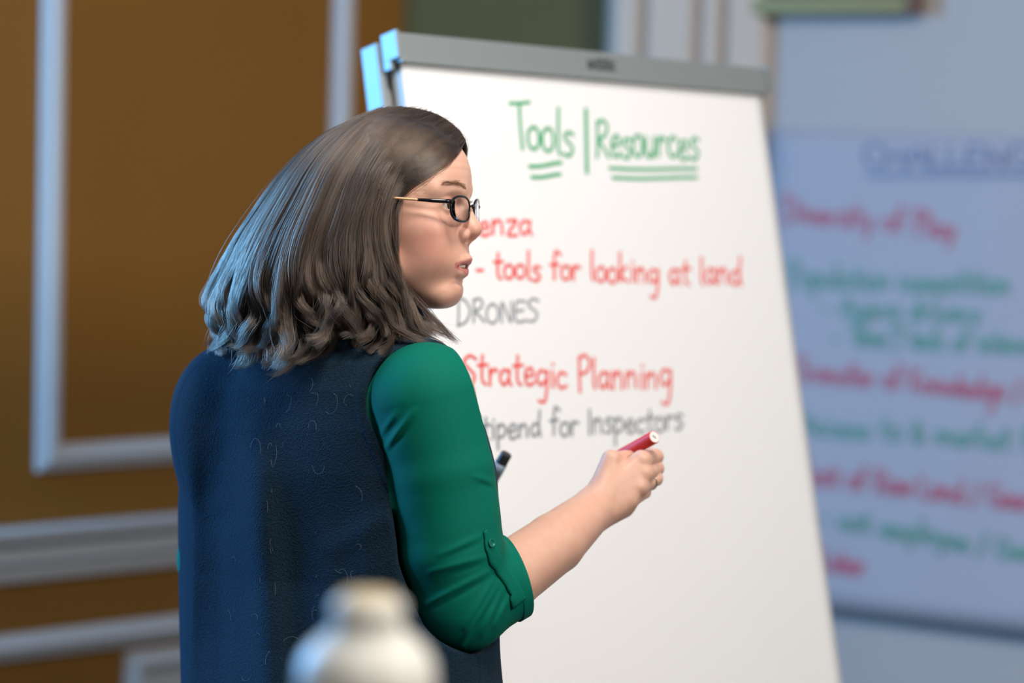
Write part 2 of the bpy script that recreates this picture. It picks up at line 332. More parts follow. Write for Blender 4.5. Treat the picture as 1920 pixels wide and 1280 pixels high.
# ------------------------------------------------------------------ poster on the right wall
pp = empty('wall_poster'); s0, z0 = wr(1436, 250); s1, z1 = wr(1575, 1140)
sL = s0 + 0.004; zT = wr(1480, 243)[1]; zB = (wr(1575, 1137)[1] + wr(1900, 1176)[1]) / 2
Op = C3 + d3 * sL + n3 * 0.012 + np.array([0, 0, zT]); pp.location = tuple(C3 + d3 * (sL + 0.3) + n3 * 0.012 + np.array([0, 0, zB]))
tag(pp, 'large sheet of red and green handwriting on the pale wall right of the easel', 'poster')
V, Fc = sheet(Op, d3, np.array([0, 0, 1.0]), n3, 0.80, zT - zB, 0.0015, 12, 24, lambda s, t: 0.034 * t ** 2)
sh = put('sheet', mesh_from(V, Fc, 'sheet'), M_poster, pp, True)
M_navy = mat('navy_ink', lin(120, 130, 162), 0.6); M_teal = mat('green_marker_ink', lin(98, 166, 146), 0.6); M_rose = mat('red_marker_ink', lin(206, 100, 122), 0.6)
pn = (Op - n3 * 0.0); nn = np.array(n3)
tilt = math.atan2(0.034, zT - zB)
def wp(t, u0, v0, u1, v1, xh, m, st=0.0065):     # ink follows the sheet's outward bow
    vm = (v0 + v1) / 2; tt = np.clip((vm - 243) / 900, 0, 1); off = 0.034 * (tt + 0.03) ** 2 + 0.002
    sl_ = 2 * 0.034 * tt / (zT - zB); nv = n3 + np.array([0, 0, sl_]); nv = nv / np.linalg.norm(nv)
    pc = Op - np.array([0, 0, (zT - zB) * tt]) + n3 * off
    return tag(write(t, u0, v0, u1, v1, xh, st, pc, nv, m, sh, lift=0.001), kind='stuff')
wp('CHALLENGES', 1618, 312, 2010, 316, 24, M_navy)
pc_ = Op + n3 * 0.004
mb = MB(); ribbon(mb, [onplane(u, 328, pc_, n3) for u in np.linspace(1625, 1960, 8)], 0.007, pc_, n3, 0.001); mb.build('underline', M_navy, sh)
wp('Diversity of Play', 1470, 414, 1795, 448, 24, M_rose)
wp('Population competition', 1478, 536, 1895, 552, 23, M_teal)
wp('- Aging drivers', 1540, 592, 1840, 606, 22, M_teal)
wp('- Time / lack of interest', 1560, 645, 1960, 664, 22, M_teal)
wp('Transfer of Knowledge / data', 1490, 712, 2010, 762, 23, M_rose)
wp('Access to & market fish', 1500, 812, 1990, 850, 23, M_teal)
wp('Cost of Raw Land / Gear', 1500, 905, 1935, 958, 24, M_rose)
wp('- not employee / Owner', 1540, 985, 1985, 1062, 23, M_teal)
wp('Labor', 1545, 1066, 1622, 1078, 22, M_rose)
# frame hanging over it
pf = empty('picture_frame'); fs0, fz = wr(1382, 30); fs0 = wr(1440, 29)[0] - 0.055; fs1, fz1 = wr(1738, 30); fz = (wr(1500, 29)[1] + wr(1738, 30)[1]) / 2
fo = C3 + n3 * 0.055 + d3 * fs0 + np.array([0, 0, fz]); pf.location = tuple(fo)
tag(pf, 'bottom edge of a gold and brown framed picture hanging above the poster', 'picture frame')
M_gold = mat('dull_gold', lin(150, 124, 66), 0.45, Metallic=0.3); M_brown = mat('brown_wood', lin(116, 74, 36), 0.5, var=(20, 0.2))
FWd = fs1 - fs0; FH = 0.42; fw_ = 0.036
MB().box(fo + d3 * 0 - n3 * 0.03, d3 * FWd, n3 * -0.0 + np.array([0, 0, fw_]), n3 * 0.03, 0.004).build('bottom_rail', M_gold, pf)
MB().box(fo + np.array([0, 0, FH - fw_]) - n3 * 0.03, d3 * FWd, np.array([0, 0, fw_]), n3 * 0.03, 0.004).build('top_rail', M_gold, pf)
for s in (-0.001, FWd - fw_ * 0.8): MB().box(fo + d3 * s - n3 * 0.032 - np.array([0, 0, .001]), d3 * fw_ * 0.85, np.array([0, 0, FH + .002]), n3 * 0.034, 0.004).build('stile', M_brown, pf)
MB().box(fo + d3 * 0.02 - n3 * 0.045 + np.array([0, 0, 0.02]), d3 * (FWd - 0.04), np.array([0, 0, FH - 0.04]), n3 * 0.02).build('picture', mat('picture_board', lin(120, 112, 84), 0.6, var=(6, 0.3)), pf)

# ------------------------------------------------------------------ foreground bottle on a high table
BD = 1.48; bx = at(688, 1240, BD); ztop = at(690, 1112, BD)[2]; ax = np.array([bx[0], bx[1]]); k_ = BD / F
tb = empty('high_table', (ax[0] - 0.05, ax[1] - 0.05, 0)); tag(tb, 'tall wooden table below the frame that the white bottle stands on', 'table'); TZ = 1.06
MB().box((ax[0] - 0.45, ax[1] - 0.35, TZ - 0.03), (0.9, 0, 0), (0, 0.55, 0), (0, 0, 0.03), 0.004).build('table_top', M_wood, tb)
for i in (0.05, 0.81):
    for j in (0.04, 0.47): MB().box((ax[0] - 0.45 + i, ax[1] - 0.35 + j, 0), (0.04, 0, 0), (0, 0.04, 0), (0, 0, TZ - 0.03), 0.003).build('leg', M_wood, tb)
bt = empty('bottle', (ax[0], ax[1], TZ)); tag(bt, 'blurred white bottle with a narrow neck in the foreground before the woman', 'bottle')
zz = lambda v: at(690, v, BD)[2] - TZ
R = lambda p: p * k_ * 0.95
MB().lathe((ax[0], ax[1], TZ), (0, 0, 1), [(R(118), 0), (R(134), 0.006), (R(138), 0.05), (R(137), zz(1270)), (R(133), zz(1240)), (R(118), zz(1216)), (R(96), zz(1196)), (R(76), zz(1180)), (R(67), zz(1168)), (R(60), zz(1160))], 40).build('bottle_body', mat('white_enamel', lin(238, 236, 228), 0.35), bt, True)
MB().lathe((ax[0], ax[1], TZ), (0, 0, 1), [(R(62), zz(1172)), (R(70), zz(1170)), (R(71), zz(1135)), (R(69), zz(1128)), (R(58), zz(1121)), (R(56), zz(1116))], 40).build('cap', mat('cream_plastic', lin(242, 238, 228), 0.4), bt, True)
MB().lathe((ax[0], ax[1], TZ), (0, 0, 1), [(R(56), zz(1117)), (R(55), zz(1113)), (R(50), zz(1111))], 32).build('cap_top', mat('tan_plastic', lin(214, 190, 146), 0.5), bt, True)

# ================================================================== the woman
# Figure space: 1 unit = 1/PX m; a = right, b = down, c = towards the camera, orthonormal, origin on the optical axis at D0.
O_FIG = CAM + D0 * FW
def A(u, v, w=0.0):
    k = 1 - w / (PX * D0); return np.array([(u - 960) * k + 960, (v - 640) * k + 640, w])
def to_world(p):
    p = np.asarray(p, float)
    return O_FIG + ((p[..., 0:1] - 960) * RT - (p[..., 1:2] - 640) * UP - p[..., 2:3] * FW) / PX
def smin(a, b, k):
    h = np.clip(0.5 + 0.5 * (b - a) / k, 0, 1); return b + (a - b) * h - k * h * (1 - h)
def smax(a, b, k): return -smin(-a, -b, k)
def ell(p, c, r):
    q = p - np.array(c, np.float32); r = np.array(r, np.float32)
    k0 = np.sqrt(((q / r) ** 2).sum(-1)) + 1e-6; k1 = np.sqrt(((q / (r * r)) ** 2).sum(-1)) + 1e-9
    return k0 * (k0 - 1) / k1
def cap(p, a, b, ra, rb=None):
    rb = ra if rb is None else rb; a = np.array(a, np.float32); b = np.array(b, np.float32); ba = b - a
    q = p - a; h = np.clip((q @ ba) / (ba @ ba), 0, 1)
    return np.sqrt(((q - h[:, None] * ba) ** 2).sum(-1)) - (ra + (rb - ra) * h)
def chain(p, pts, rs, k=6):
    d = None
    for i in range(len(pts) - 1):
        e = cap(p, pts[i], pts[i + 1], rs[i], rs[i + 1]); d = e if d is None else smin(d, e, k)
    return d
def sph(p, c, r): return np.sqrt(((p - np.array(c, np.float32)) ** 2).sum(-1)) - r
def segd(x, y, a, b):                             # 2-D distance to a segment, and position along it
    ax_, ay_ = a; bx_, by_ = b; dx, dy = bx_ - ax_, by_ - ay_
    h = np.clip(((x - ax_) * dx + (y - ay_) * dy) / (dx * dx + dy * dy), 0, 1)
    return np.hypot(x - ax_ - h * dx, y - ay_ - h * dy), h
def sm(x, a, b): t = np.clip((x - a) / (b - a), 0, 1); return t * t * (3 - 2 * t)
def axis(lo, hi, coarse, fine=()):
    out = [lo]; x = lo
    while x < hi:
        st = coarse
        for a, b, s in fine:
            if a - 1e-6 <= x < b: st = min(st, s)
        x += st; out.append(x)
    return np.array(out, np.float32)

def surface(f, xs, ys, zs, B=10, slack=1.5, proj=1):
    """naive surface nets of f<0 on a rectilinear grid, evaluated only near the surface"""
    nx, ny, nz = len(xs), len(ys), len(zs); D = np.empty((nx, ny, nz), np.float32)
    bi = [list(range(0, n, B)) for n in (nx, ny, nz)]; blocks = []; cen = []; rad_ = []
    for i in bi[0]:
        for j in bi[1]:
            for k in bi[2]:
                e = (min(i + B, nx), min(j + B, ny), min(k + B, nz)); blocks.append((i, j, k) + e)
                lo = np.array([xs[i], ys[j], zs[k]]); hi = np.array([xs[e[0] - 1], ys[e[1] - 1], zs[e[2] - 1]]); cen.append((lo + hi) / 2); rad_.append(np.linalg.norm(hi - lo) / 2)
    cen = np.array(cen, np.float32); dc = f(cen); rad_ = np.array(rad_) + 8
    todo = []
    for bidx, (b_, d, r) in enumerate(zip(blocks, dc, rad_)):
        if abs(d) > r * slack: D[b_[0]:b_[3], b_[1]:b_[4], b_[2]:b_[5]] = d
        else: todo.append(b_)
    for s in range(0, len(todo), 200):
        ch = todo[s:s + 200]; P_ = []
        for b_ in ch:
            g = np.meshgrid(xs[b_[0]:b_[3]], ys[b_[1]:b_[4]], zs[b_[2]:b_[5]], indexing='ij'); P_.append(np.stack(g, -1).reshape(-1, 3))
        d = f(np.concatenate(P_).astype(np.float32)); o = 0
        for b_, q in zip(ch, P_):
            n = len(q); D[b_[0]:b_[3], b_[1]:b_[4], b_[2]:b_[5]] = d[o:o + n].reshape(b_[3] - b_[0], b_[4] - b_[1], b_[5] - b_[2]); o += n
    S = D < 0; c = np.zeros((nx - 1, ny - 1, nz - 1), np.uint8)
    for i in (0, 1):
        for j in (0, 1):
            for k in (0, 1): c += S[i:nx - 1 + i, j:ny - 1 + j, k:nz - 1 + k]
    I, J, K = np.nonzero((c > 0) & (c < 8)); n = len(I); idx = -np.ones((nx - 1, ny - 1, nz - 1), np.int32); idx[I, J, K] = np.arange(n)
    acc = np.zeros((n, 3)); cnt = np.zeros(n); co = [(i, j, k) for i in (0, 1) for j in (0, 1) for k in (0, 1)]
    for a in co:
        for ax_ in range(3):
            if a[ax_] == 1: continue
            b = list(a); b[ax_] = 1
            da = D[I + a[0], J + a[1], K + a[2]]; db = D[I + b[0], J + b[1], K + b[2]]; m = (da < 0) != (db < 0)
            t = np.where(m, da / np.where(m, da - db, 1), 0)
            pa = np.stack([xs[I + a[0]], ys[J + a[1]], zs[K + a[2]]], -1); pb = np.stack([xs[I + b[0]], ys[J + b[1]], zs[K + b[2]]], -1)
            acc += np.where(m[:, None], pa + (pb - pa) * t[:, None], 0); cnt += m
    V = (acc / cnt[:, None]).astype(np.float32); Fs = []
    for ax_ in range(3):
        sl0 = [slice(None)] * 3; sl1 = [slice(None)] * 3; sl0[ax_] = slice(0, -1); sl1[ax_] = slice(1, None)
        for q in range(3):
            if q != ax_: sl0[q] = slice(1, -1); sl1[q] = slice(1, -1)
        s0_, s1_ = S[tuple(sl0)], S[tuple(sl1)]
        E_ = np.nonzero(s0_ != s1_); e = [E_[0], E_[1], E_[2]]
        for q in range(3):
            if q != ax_: e[q] = e[q] + 1
        u_, v_ = (ax_ + 1) % 3, (ax_ + 2) % 3
        def cell(du, dv):
            g = [e[0], e[1], e[2]]; g[u_] = g[u_] - du; g[v_] = g[v_] - dv; return idx[g[0], g[1], g[2]]
        q = np.stack([cell(1, 1), cell(0, 1), cell(0, 0), cell(1, 0)], -1); ins = s0_[E_]
        q = np.where(ins[:, None], q, q[:, ::-1]); Fs.append(q)
    Fs = np.concatenate(Fs); Fs = Fs[(Fs >= 0).all(1)]
    for _ in range(proj):                           # pull vertices onto the surface
        g, d = grad(f, V); V = V - g * np.clip(d, -1.5, 1.5)[:, None]
    return V, Fs[:, ::-1]                           # figure space is left handed, so flip
def grad(f, V, e=0.6):
    d = f(V); g = np.stack([f(V + np.array(o, np.float32) * e) - d for o in ((1, 0, 0), (0, 1, 0), (0, 0, 1))], -1) / e
    n2_ = (g ** 2).sum(-1) + 1e-6; return (g / n2_[:, None]).astype(np.float32), d
def fast_mesh(name, Vw, Fq):
    me = bpy.data.meshes.new(name); n = len(Vw); m = len(Fq); k = Fq.shape[1]
    me.vertices.add(n); me.vertices.foreach_set('co', np.asarray(Vw, np.float32).ravel()); me.loops.add(m * k); me.loops.foreach_set('vertex_index', Fq.astype(np.int32).ravel())
    me.polygons.add(m); me.polygons.foreach_set('loop_start', np.arange(0, m * k, k, dtype=np.int32)); me.update(calc_edges=True); me.validate(); return me
def color_attr(me, name, col):
    at_ = me.color_attributes.new(name, 'FLOAT_COLOR', 'POINT'); c = np.ones((len(col), 4), np.float32); c[:, :3] = col; at_.data.foreach_set('color', c.ravel())

# ---- frames
HT = math.radians(15); HC, HS = math.cos(HT), math.sin(HT); MM = PX / 1000.0; HO = A(727, 388, 0)
def head_local(p):                                # figure space -> head frame in mm: X forward, Y near side, Z up
    a = p[:, 0] - HO[0]; b = p[:, 1] - HO[1]; c = p[:, 2] - HO[2]
    return np.stack([a * HC + c * HS, -a * HS + c * HC, -b], -1).astype(np.float32) / MM
def head_pt(X, Y, Z):
    X, Y, Z = X * MM, Y * MM, Z * MM; return np.array([HO[0] + X * HC - Y * HS, HO[1] - Z, HO[2] + X * HS + Y * HC])
TB = math.radians(35); TC, TS = math.cos(TB), math.sin(TB); TO = A(631, 900, 0)
def torso_local(p):                               # R to her right, Fw forward, b down (all px)
    a = p[:, 0] - TO[0]; c = p[:, 2] - TO[2]; return a * TC + c * TS, a * TS - c * TC, p[:, 1]
def torso_pt(Rr, Ff, v): return np.array([TO[0] + Rr * TC + Ff * TS, v, TO[2] + Rr * TS - Ff * TC])

# ---- head and face (mm)
EYE = (72.5, 31, 0)
def f_head(p):
    q = head_local(p); m = q.copy(); m[:, 1] = np.abs(q[:, 1]); X, Y, Z = m[:, 0], m[:, 1], m[:, 2]
    d = ell(m, (0, 0, 20), (95, 76, 88))
    d = smin(d, ell(m, (44, 0, 34), (52, 60, 52)), 14)
    d = smin(d, ell(m, (34, 0, -32), (58, 57, 62)), 14)
    d = smin(d, ell(m, (36, 0, -74), (45, 42, 36)), 16)
    d = smin(d, cap(m, (12, 50, -62), (66, 16, -100), 15, 14), 14)
    d = smin(d, ell(m, (69, 0, -97), (20, 23, 17)), 14)
    d = smin(d, ell(m, (50, 0, -98), (30, 26, 18)), 12)
    d = smin(d, ell(m, (56, 42, -26), (25, 19, 18)), 16)          # cheekbone
    d = smin(d, ell(m, (54, 36, -52), (27, 20, 30)), 18)          # cheek
    d = smin(d, cap(m, (87, 10, 17), (68, 46, 18), 9, 9), 9)      # brow
    d = smax(d, -ell(m, (97, 31, 0), (17, 18, 11)), 8)            # socket
    # eyelids round the eye
    lid = sph(m, EYE, 14.0); lid = smax(lid, -ell(m, (87, 32, -0.8), (12, 14, 5.4)), 1.0)
    d = smin(d, lid, 3.5)
    d = np.maximum(d, -sph(m, EYE, 12.1))
    # nose
    d = smin(d, cap(m, (89, 0, 6), (101, 0, -24), 7.5, 8.5), 7)
    d = smin(d, sph(m, (102.0, 0, -27), 10.8), 5)
    d = smin(d, sph(m, (94, 11.5, -34), 7.4), 3.5)
    d = smin(d, cap(m, (102, 0, -36), (93, 0, -42), 4, 4), 3)
    d = smax(d, -ell(m, (98, 6.3, -42.5), (5.5, 3.2, 4)), 1.5)
    d = smax(d, -cap(m, (84, 19.5, -30), (86, 19.5, -42), 1.5, 1.5), 4)
    # mouth
    d = smin(d, ell(m, (70, 0, -62), (27, 33, 28)), 14)
    cup = chain(m, [(96, 3.5, -61), (92, 13, -63), (82, 24, -66.5)], [4.9, 4.1, 2.2], 3)
    clo = chain(m, [(91, 0, -77.5), (88, 11, -76), (81, 23, -69)], [5.6, 5.0, 2.4], 3)
    d = smin(d, cup, 4); d = smin(d, clo, 4)
    d = smax(d, -ell(m, (96, 0, -69.5), (15, 18, 2.8)), 2.0)
    d = smax(d, -cap(m, (98, 0, -47), (99.5, 0, -54), 1.8, 2.2), 3)      # philtrum
    d = smax(d, -ell(m, (93, 0, -87), (7, 14, 2.4)), 7)
    # ear
    e = ell(m, (-2, 77, -6), (17, 7, 30)); e = smax(e, -ell(m, (3, 84, -4), (10, 6, 19)), 3); d = smin(d, e, 5)
    d = d + 0.35 * np.exp(-((Z - (48 + 2 * np.sin(Y * 0.05))) / 2.2) ** 2) * (X > 60) + 0.3 * np.exp(-((Z - 40) / 2.2) ** 2) * (X > 60)
    return d * MM
# ---- right hand holding the red marker
def H(u, v, w): return A(u, v, w)
WR = H(1112, 955, -85)
MCPs = [H(1203, 862, -128), H(1207, 888, -124), H(1198, 914, -116), H(1178, 940, -104)]
FING = [[MCPs[0], H(1229, 856, -180), H(1212, 850, -214), H(1188, 852, -212)],
        [MCPs[1], H(1230, 878, -176), H(1222, 868, -212), H(1196, 866, -214)],
        [MCPs[2], H(1229, 897, -162), H(1222, 884, -196), H(1198, 880, -200)],
        [MCPs[3], H(1208, 922, -142), H(1208, 902, -170), H(1188, 896, -178)]]
FR = [(17.5, 15.5, 13.5, 11.5), (17.5, 15.5, 13.5, 11.5), (16.5, 14.5, 12.5, 11), (15.5, 13, 11.5, 10)]
TH = [H(1128, 912, -98), H(1146, 861, -112), H(1172, 857, -152), H(1196, 852, -176)]
def f_handR(p):
    d = None
    for i, (m_, r) in enumerate(zip(MCPs, (19, 19, 18.5, 17.5))):
        s = WR + (np.array([(-4 + 3 * i), (-14 + 10 * i), 0]))
        e = cap(p, s, m_, 27 - i, r); d = e if d is None else smin(d, e, 14)
    d = smin(d, cap(p, H(1122, 935, -95), TH[1], 27, 19), 16)
    d = smin(d, cap(p, H(1125, 965, -92), H(1168, 950, -118), 26, 22), 14)
    for m_ in MCPs[:3]: d = smin(d, sph(p, m_ + np.array([0, -2, 7]), 13.5), 6)
    f = None
    for pts, r in zip(FING, FR):
        e = chain(p, pts, r, 3); f = e if f is None else smin(f, e, 1.5)
    d = smin(d, f, 5)
    d = smin(d, chain(p, TH, (19, 15.5, 13, 11), 4), 5)
    return d
# ---- left hand holding the black marker (local frame: x along the hand, y to the thumb, z to the back of the hand)
def unit(v): v = np.array(v, float); return v / np.linalg.norm(v)
ly = unit((.46, -.82, .33)); lx = np.array((.93, -.3, -.2)); lx = unit(lx - ly * (lx @ ly)); lz = np.cross(lx, ly)
LEND = A(950, 850, -300); LO = LEND - ly * 168 - lx * 108 + lz * 42
def L(x, y, z): return LO + lx * x + ly * y + lz * z
def f_handL(p):
    q = (p - LO); q = np.stack([q @ lx, q @ ly, q @ lz], -1).astype(np.float32); d = None
    for y0, r in ((36, 17), (12, 18), (-12, 17), (-34, 16)):
        e = cap(q, (0, y0 * 0.5, 0), (108, y0, 0), 24, r); d = e if d is None else smin(d, e, 14)
    d = smin(d, cap(q, (10, 20, -6), (66, 50, -30), 25, 17), 14); f = None
    for y0, s, r in ((38, .97, 14.5), (12, 1.03, 15), (-13, 1, 14.5), (-37, .85, 12.5)):
        e = chain(q, [(108, y0, 0), (108 + 34 * s, y0, -40 * s), (108 + 18 * s, y0, -72 * s), (108 - 12 * s, y0, -74 * s)], [r + 1, r, r - 1.5, r - 3], 3)
        f = e if f is None else smin(f, e, 1.5)
    d = smin(d, f, 5); return smin(d, chain(q, [(40, 42, -15), (70, 56, -44), (100, 52, -74), (124, 42, -84)], [19, 16, 14, 11], 4), 5)
# ---- arms
RSH = [A(800, 748, 165), A(828, 880, 168), A(848, 1030, 160), A(866, 1128, 145)]
RFA = [A(866, 1132, 143), A(950, 1083, 75), A(1040, 1018, -5), WR]
LSH = [A(448, 750, -150), A(418, 900, -170), A(406, 1050, -185)]
LFA = [A(406, 1058, -185), LO * 0.55 + A(406, 1058, -185) * 0.45 + np.array([0, 10, 0]), LO]
def f_arms(p, off=0):
    d = chain(p, RSH, [90, 86, 82, 75], 5); d = smin(d, chain(p, RFA, [68, 63, 57, 42], 5), 14)
    return smin(d, smin(chain(p, LSH, [80, 72, 62], 20), chain(p, LFA, [58, 52, 38], 12), 12), 1)
# ---- torso: elliptical sections down the trunk
TV = np.array([560, 600, 640, 680, 730, 800, 880, 960, 1080, 1200, 1300, 1400, 1480], float)
TA = np.array([60, 90, 160, 240, 314, 354, 374, 382, 382, 376, 366, 366, 350], float)
TAR = np.array([60, 90, 160, 235, 280, 302, 316, 324, 322, 330, 340, 345, 340], float)
TF = np.array([50, 70, 95, 125, 160, 198, 230, 238, 226, 224, 225, 220, 200], float)
TBk = np.array([60, 80, 105, 128, 142, 148, 148, 142, 138, 148, 165, 178, 180], float)
def f_trunk(p, off=0.0):
    Rr, Ff, v = torso_local(p); a = np.where(Rr > 0, np.interp(v, TV, TAR), np.interp(v, TV, TA)) + off; c = np.where(Ff > 0, np.interp(v, TV, TF), np.interp(v, TV, TBk)) + off
    e = np.where(Ff < 0, 1.95, 2.3); k = (np.abs(Rr / a) ** e + np.abs(Ff / c) ** e + 1e-9) ** (1 / e); d = (k - 1) * np.minimum(a, c) * 0.92
    return np.maximum(d, np.maximum(600 - v, v - 1480) * 0.8)
NECK = [head_pt(-18, 0, -50), A(672, 650, -10)]
def yoke(p, r=0):
    d = cap(p, A(672, 662, -5), A(790, 706, 120), 52 + r, 72 + r); return smin(d, cap(p, A(650, 668, -30), A(440, 745, -110), 55 + r, 84 + r), 25)
def f_body(p):
    d = f_trunk(p, -18); d = smax(d, -(chain(p, RSH[1:], [97, 97, 92], 6) - 22), 16); d = smin(d, yoke(p, -18), 30)
    d = smin(d, chain(p, NECK, [80, 92], 20), 24)
    d = smin(d, f_arms(p), 10)
    for s in (-1, 1):                               # legs, straight down below the trunk
        hip = torso_pt(s * 150, 20, 1440); kn = torso_pt(s * 150, 10, 2060); an = torso_pt(s * 160, -20, 2640)
        kn[2] -= 30; an[2] -= 40
        d = smin(d, chain(p, [hip, kn, an], [130, 82, 48], 20), 30); d = smin(d, cap(p, an + np.array([10, 30, 0]), an + np.array([90, 60, -110]), 42, 30), 15)
    def group(f, c, r, k, d):
        m = np.sqrt(((p - c) ** 2).sum(-1)) < r + 60
        if m.any(): d[m] = smin(d[m], f(p[m]), k)
        return d
    d = group(f_head, np.array([735, 388, 0], np.float32), 250, 10, d)
    d = group(f_handR, np.array([1160, 900, -130], np.float32), 150, 8, d)
    return group(f_handL, L(70, 0, -20).astype(np.float32), 170, 8, d)
E_HAND = (1075, 1265, 2.2)
xs = axis(270, 1275, 6, [(560, 925, 2.4), E_HAND]); ys = axis(225, 2760, 6, [(225, 600, 2.4), (810, 1010, 2.4), (1500, 2760, 14)]); zs = axis(-440, 290, 6, [(-150, 150, 2.8), (-245, -60, 2.4)])
Vb, Fb = surface(f_body, xs, ys, zs)

person = empty('person', tuple(to_world(A(631, 900, 0))[:2]) + (0,))
tag(person, 'woman with glasses and shoulder-length brown hair, navy fleece vest over green shirt, holding markers', 'person')
def fig(name, V, Fq, m, parent=None, smooth=True):
    me = fast_mesh(name, to_world(V), Fq); return put(name, me, m, parent or person, smooth)
# skin colour painted as the skin has it: lips, flush of the cheeks, brows; plus shade painted into mouth slit and lid creases
def skin_material():
    m = bpy.data.materials.new('skin'); m.use_nodes = True; nt = m.node_tree; b = nt.nodes['Principled BSDF']
    a = nt.nodes.new('ShaderNodeAttribute'); a.attribute_name = 'skin_tone'; n = nt.nodes.new('ShaderNodeTexNoise'); n.inputs['Scale'].default_value = 90; n.inputs['Detail'].default_value = 6
    tc = nt.nodes.new('ShaderNodeTexCoord'); nt.links.new(tc.outputs['Object'], n.inputs['Vector'])
    x = nt.nodes.new('ShaderNodeMix'); x.data_type = 'RGBA'; x.blend_type = 'OVERLAY'; x.inputs['Factor'].default_value = 0.12
    nt.links.new(a.outputs['Color'], x.inputs['A']); nt.links.new(n.outputs['Fac'], x.inputs['B']); nt.links.new(x.outputs['Result'], b.inputs['Base Color'])
    b.inputs['Roughness'].default_value = 0.48; b.inputs['Subsurface Weight'].default_value = 0.12; b.inputs['Subsurface Radius'].default_value = (1, .35, .2); b.inputs['Subsurface Scale'].default_value = 0.008
    bp = nt.nodes.new('ShaderNodeBump'); bp.inputs['Strength'].default_value = 0.12; bp.inputs['Distance'].default_value = 0.0008
    n2_ = nt.nodes.new('ShaderNodeTexNoise'); n2_.inputs['Scale'].default_value = 900; nt.links.new(tc.outputs['Object'], n2_.inputs['Vector'])
    nt.links.new(n2_.outputs['Fac'], bp.inputs['Height']); nt.links.new(bp.outputs['Normal'], b.inputs['Normal']); return m
body = fig('body', Vb, Fb, skin_material())
q = head_local(Vb); X, Y, Z = q[:, 0], np.abs(q[:, 1]), q[:, 2]; inh = (np.sqrt((q ** 2).sum(-1)) < 150)
base = np.array(lin(220, 172, 150)[:3]); col = np.tile(base, (len(Vb), 1))
def paint(mask, c):
    global col
    col = col * (1 - mask[:, None]) + np.array(lin(*c)[:3]) * mask[:, None]
g3 = lambda cx, cy, cz, r: np.exp(-(((X - cx) / r[0]) ** 2 + ((Y - cy) / r[1]) ** 2 + ((Z - cz) / r[2]) ** 2)) * inh
paint(0.5 * g3(62, 48, -44, (36, 30, 32)), (218, 134, 120)); paint(0.45 * g3(105, 0, -30, (14, 14, 12)), (222, 140, 122))
paint(0.35 * g3(80, 0, -98, (22, 24, 16)), (214, 146, 124))
up_ = sm(-np.abs(Z + 63.5 - (Y * -0.14)) - 0.12 * Y, -5.0, -3.4) * (X > 78) * (Y < 26) * inh
lo_ = sm(-np.abs(Z + 76.0 - (Y * 0.26)) - 0.10 * Y, -5.4, -3.8) * (X > 76) * (Y < 25) * inh
paint(0.85 * np.clip(up_ + lo_, 0, 1), (198, 116, 110))
paint(0.9 * sm(-np.abs(Z + 69.5), -2.4, -1.0) * (X < 91) * (X > 70) * (Y < 21) * inh, (70, 26, 26))  # shade inside the mouth, painted as dark colour between the lips
brow_z = 19.5 + 5 * np.sin(np.clip((Y - 12) / 40, 0, 1) * 2.4); paint(0.40 * sm(-np.abs(Z - brow_z), -4.2, -1.6) * sm(Y, 10, 15) * sm(-Y, -54, -46) * (X > 50) * inh, (146, 106, 80))
paint(0.5 * g3(88, 32, 7, (12, 16, 5)), (206, 142, 122))  # upper lid crease darkened, its shade put into the skin colour
color_attr(body.data, 'skin_tone', col)
def eyeball(name, side):
    c = head_pt(EYE[0], side * EYE[1], EYE[2]); look = unit(head_pt(100, side * 20 + 5, 4) - head_pt(80, side * 24, 3))
    mb = MB(); prof = []; r = 12.0 * MM
    for k in range(25): a = math.pi * k / 24; prof.append((r * math.sin(a) + 1e-4, -r * math.cos(a)))
    V = np.array(MB().lathe(c, look, prof, 28).v); Fq = MB().lathe(c, look, prof, 28).f
    me = mesh_from(to_world(V), [f[::-1] for f in Fq], name); o = put(name, me, None, person, True)
    for mm in (mat('eye_white', lin(225, 214, 206), 0.2), mat('iris', lin(74, 52, 36), 0.15), mat('pupil', (0.004, 0.004, 0.004, 1), 0.1)): me.materials.append(mm)
    for pl in me.polygons:
        ang = min(i for i in range(1)) if False else None
    co = np.array([V[list(f)].mean(0) for f in Fq]); cs = ((co - c) @ look) / np.linalg.norm(co - c, axis=1); idx_ = np.where(cs > 0.985, 2, np.where(cs > 0.885, 1, 0)); me.polygons.foreach_set('material_index', idx_.astype(np.int32)); return o
eyeball('eyeball', 1); eyeball('eyeball', -1)
# teeth: an arch of separate rounded crowns behind the lips
tm = mat('tooth_enamel', lin(232, 226, 214), 0.25); te = MB()
for i in range(-3, 4):
    an = i * 0.21; c = head_pt(70 + 19.5 * math.cos(an), 19.5 * math.sin(an), -67.3); V = []
    te.lathe(to_world(c + np.array([0, -4 * MM, 0])), UP * -1, [(0.0022, 0), (0.0033, 0.002), (0.0034, 0.006), (0.0028, 0.0078)], 10)
te.build('teeth', tm, person, True)

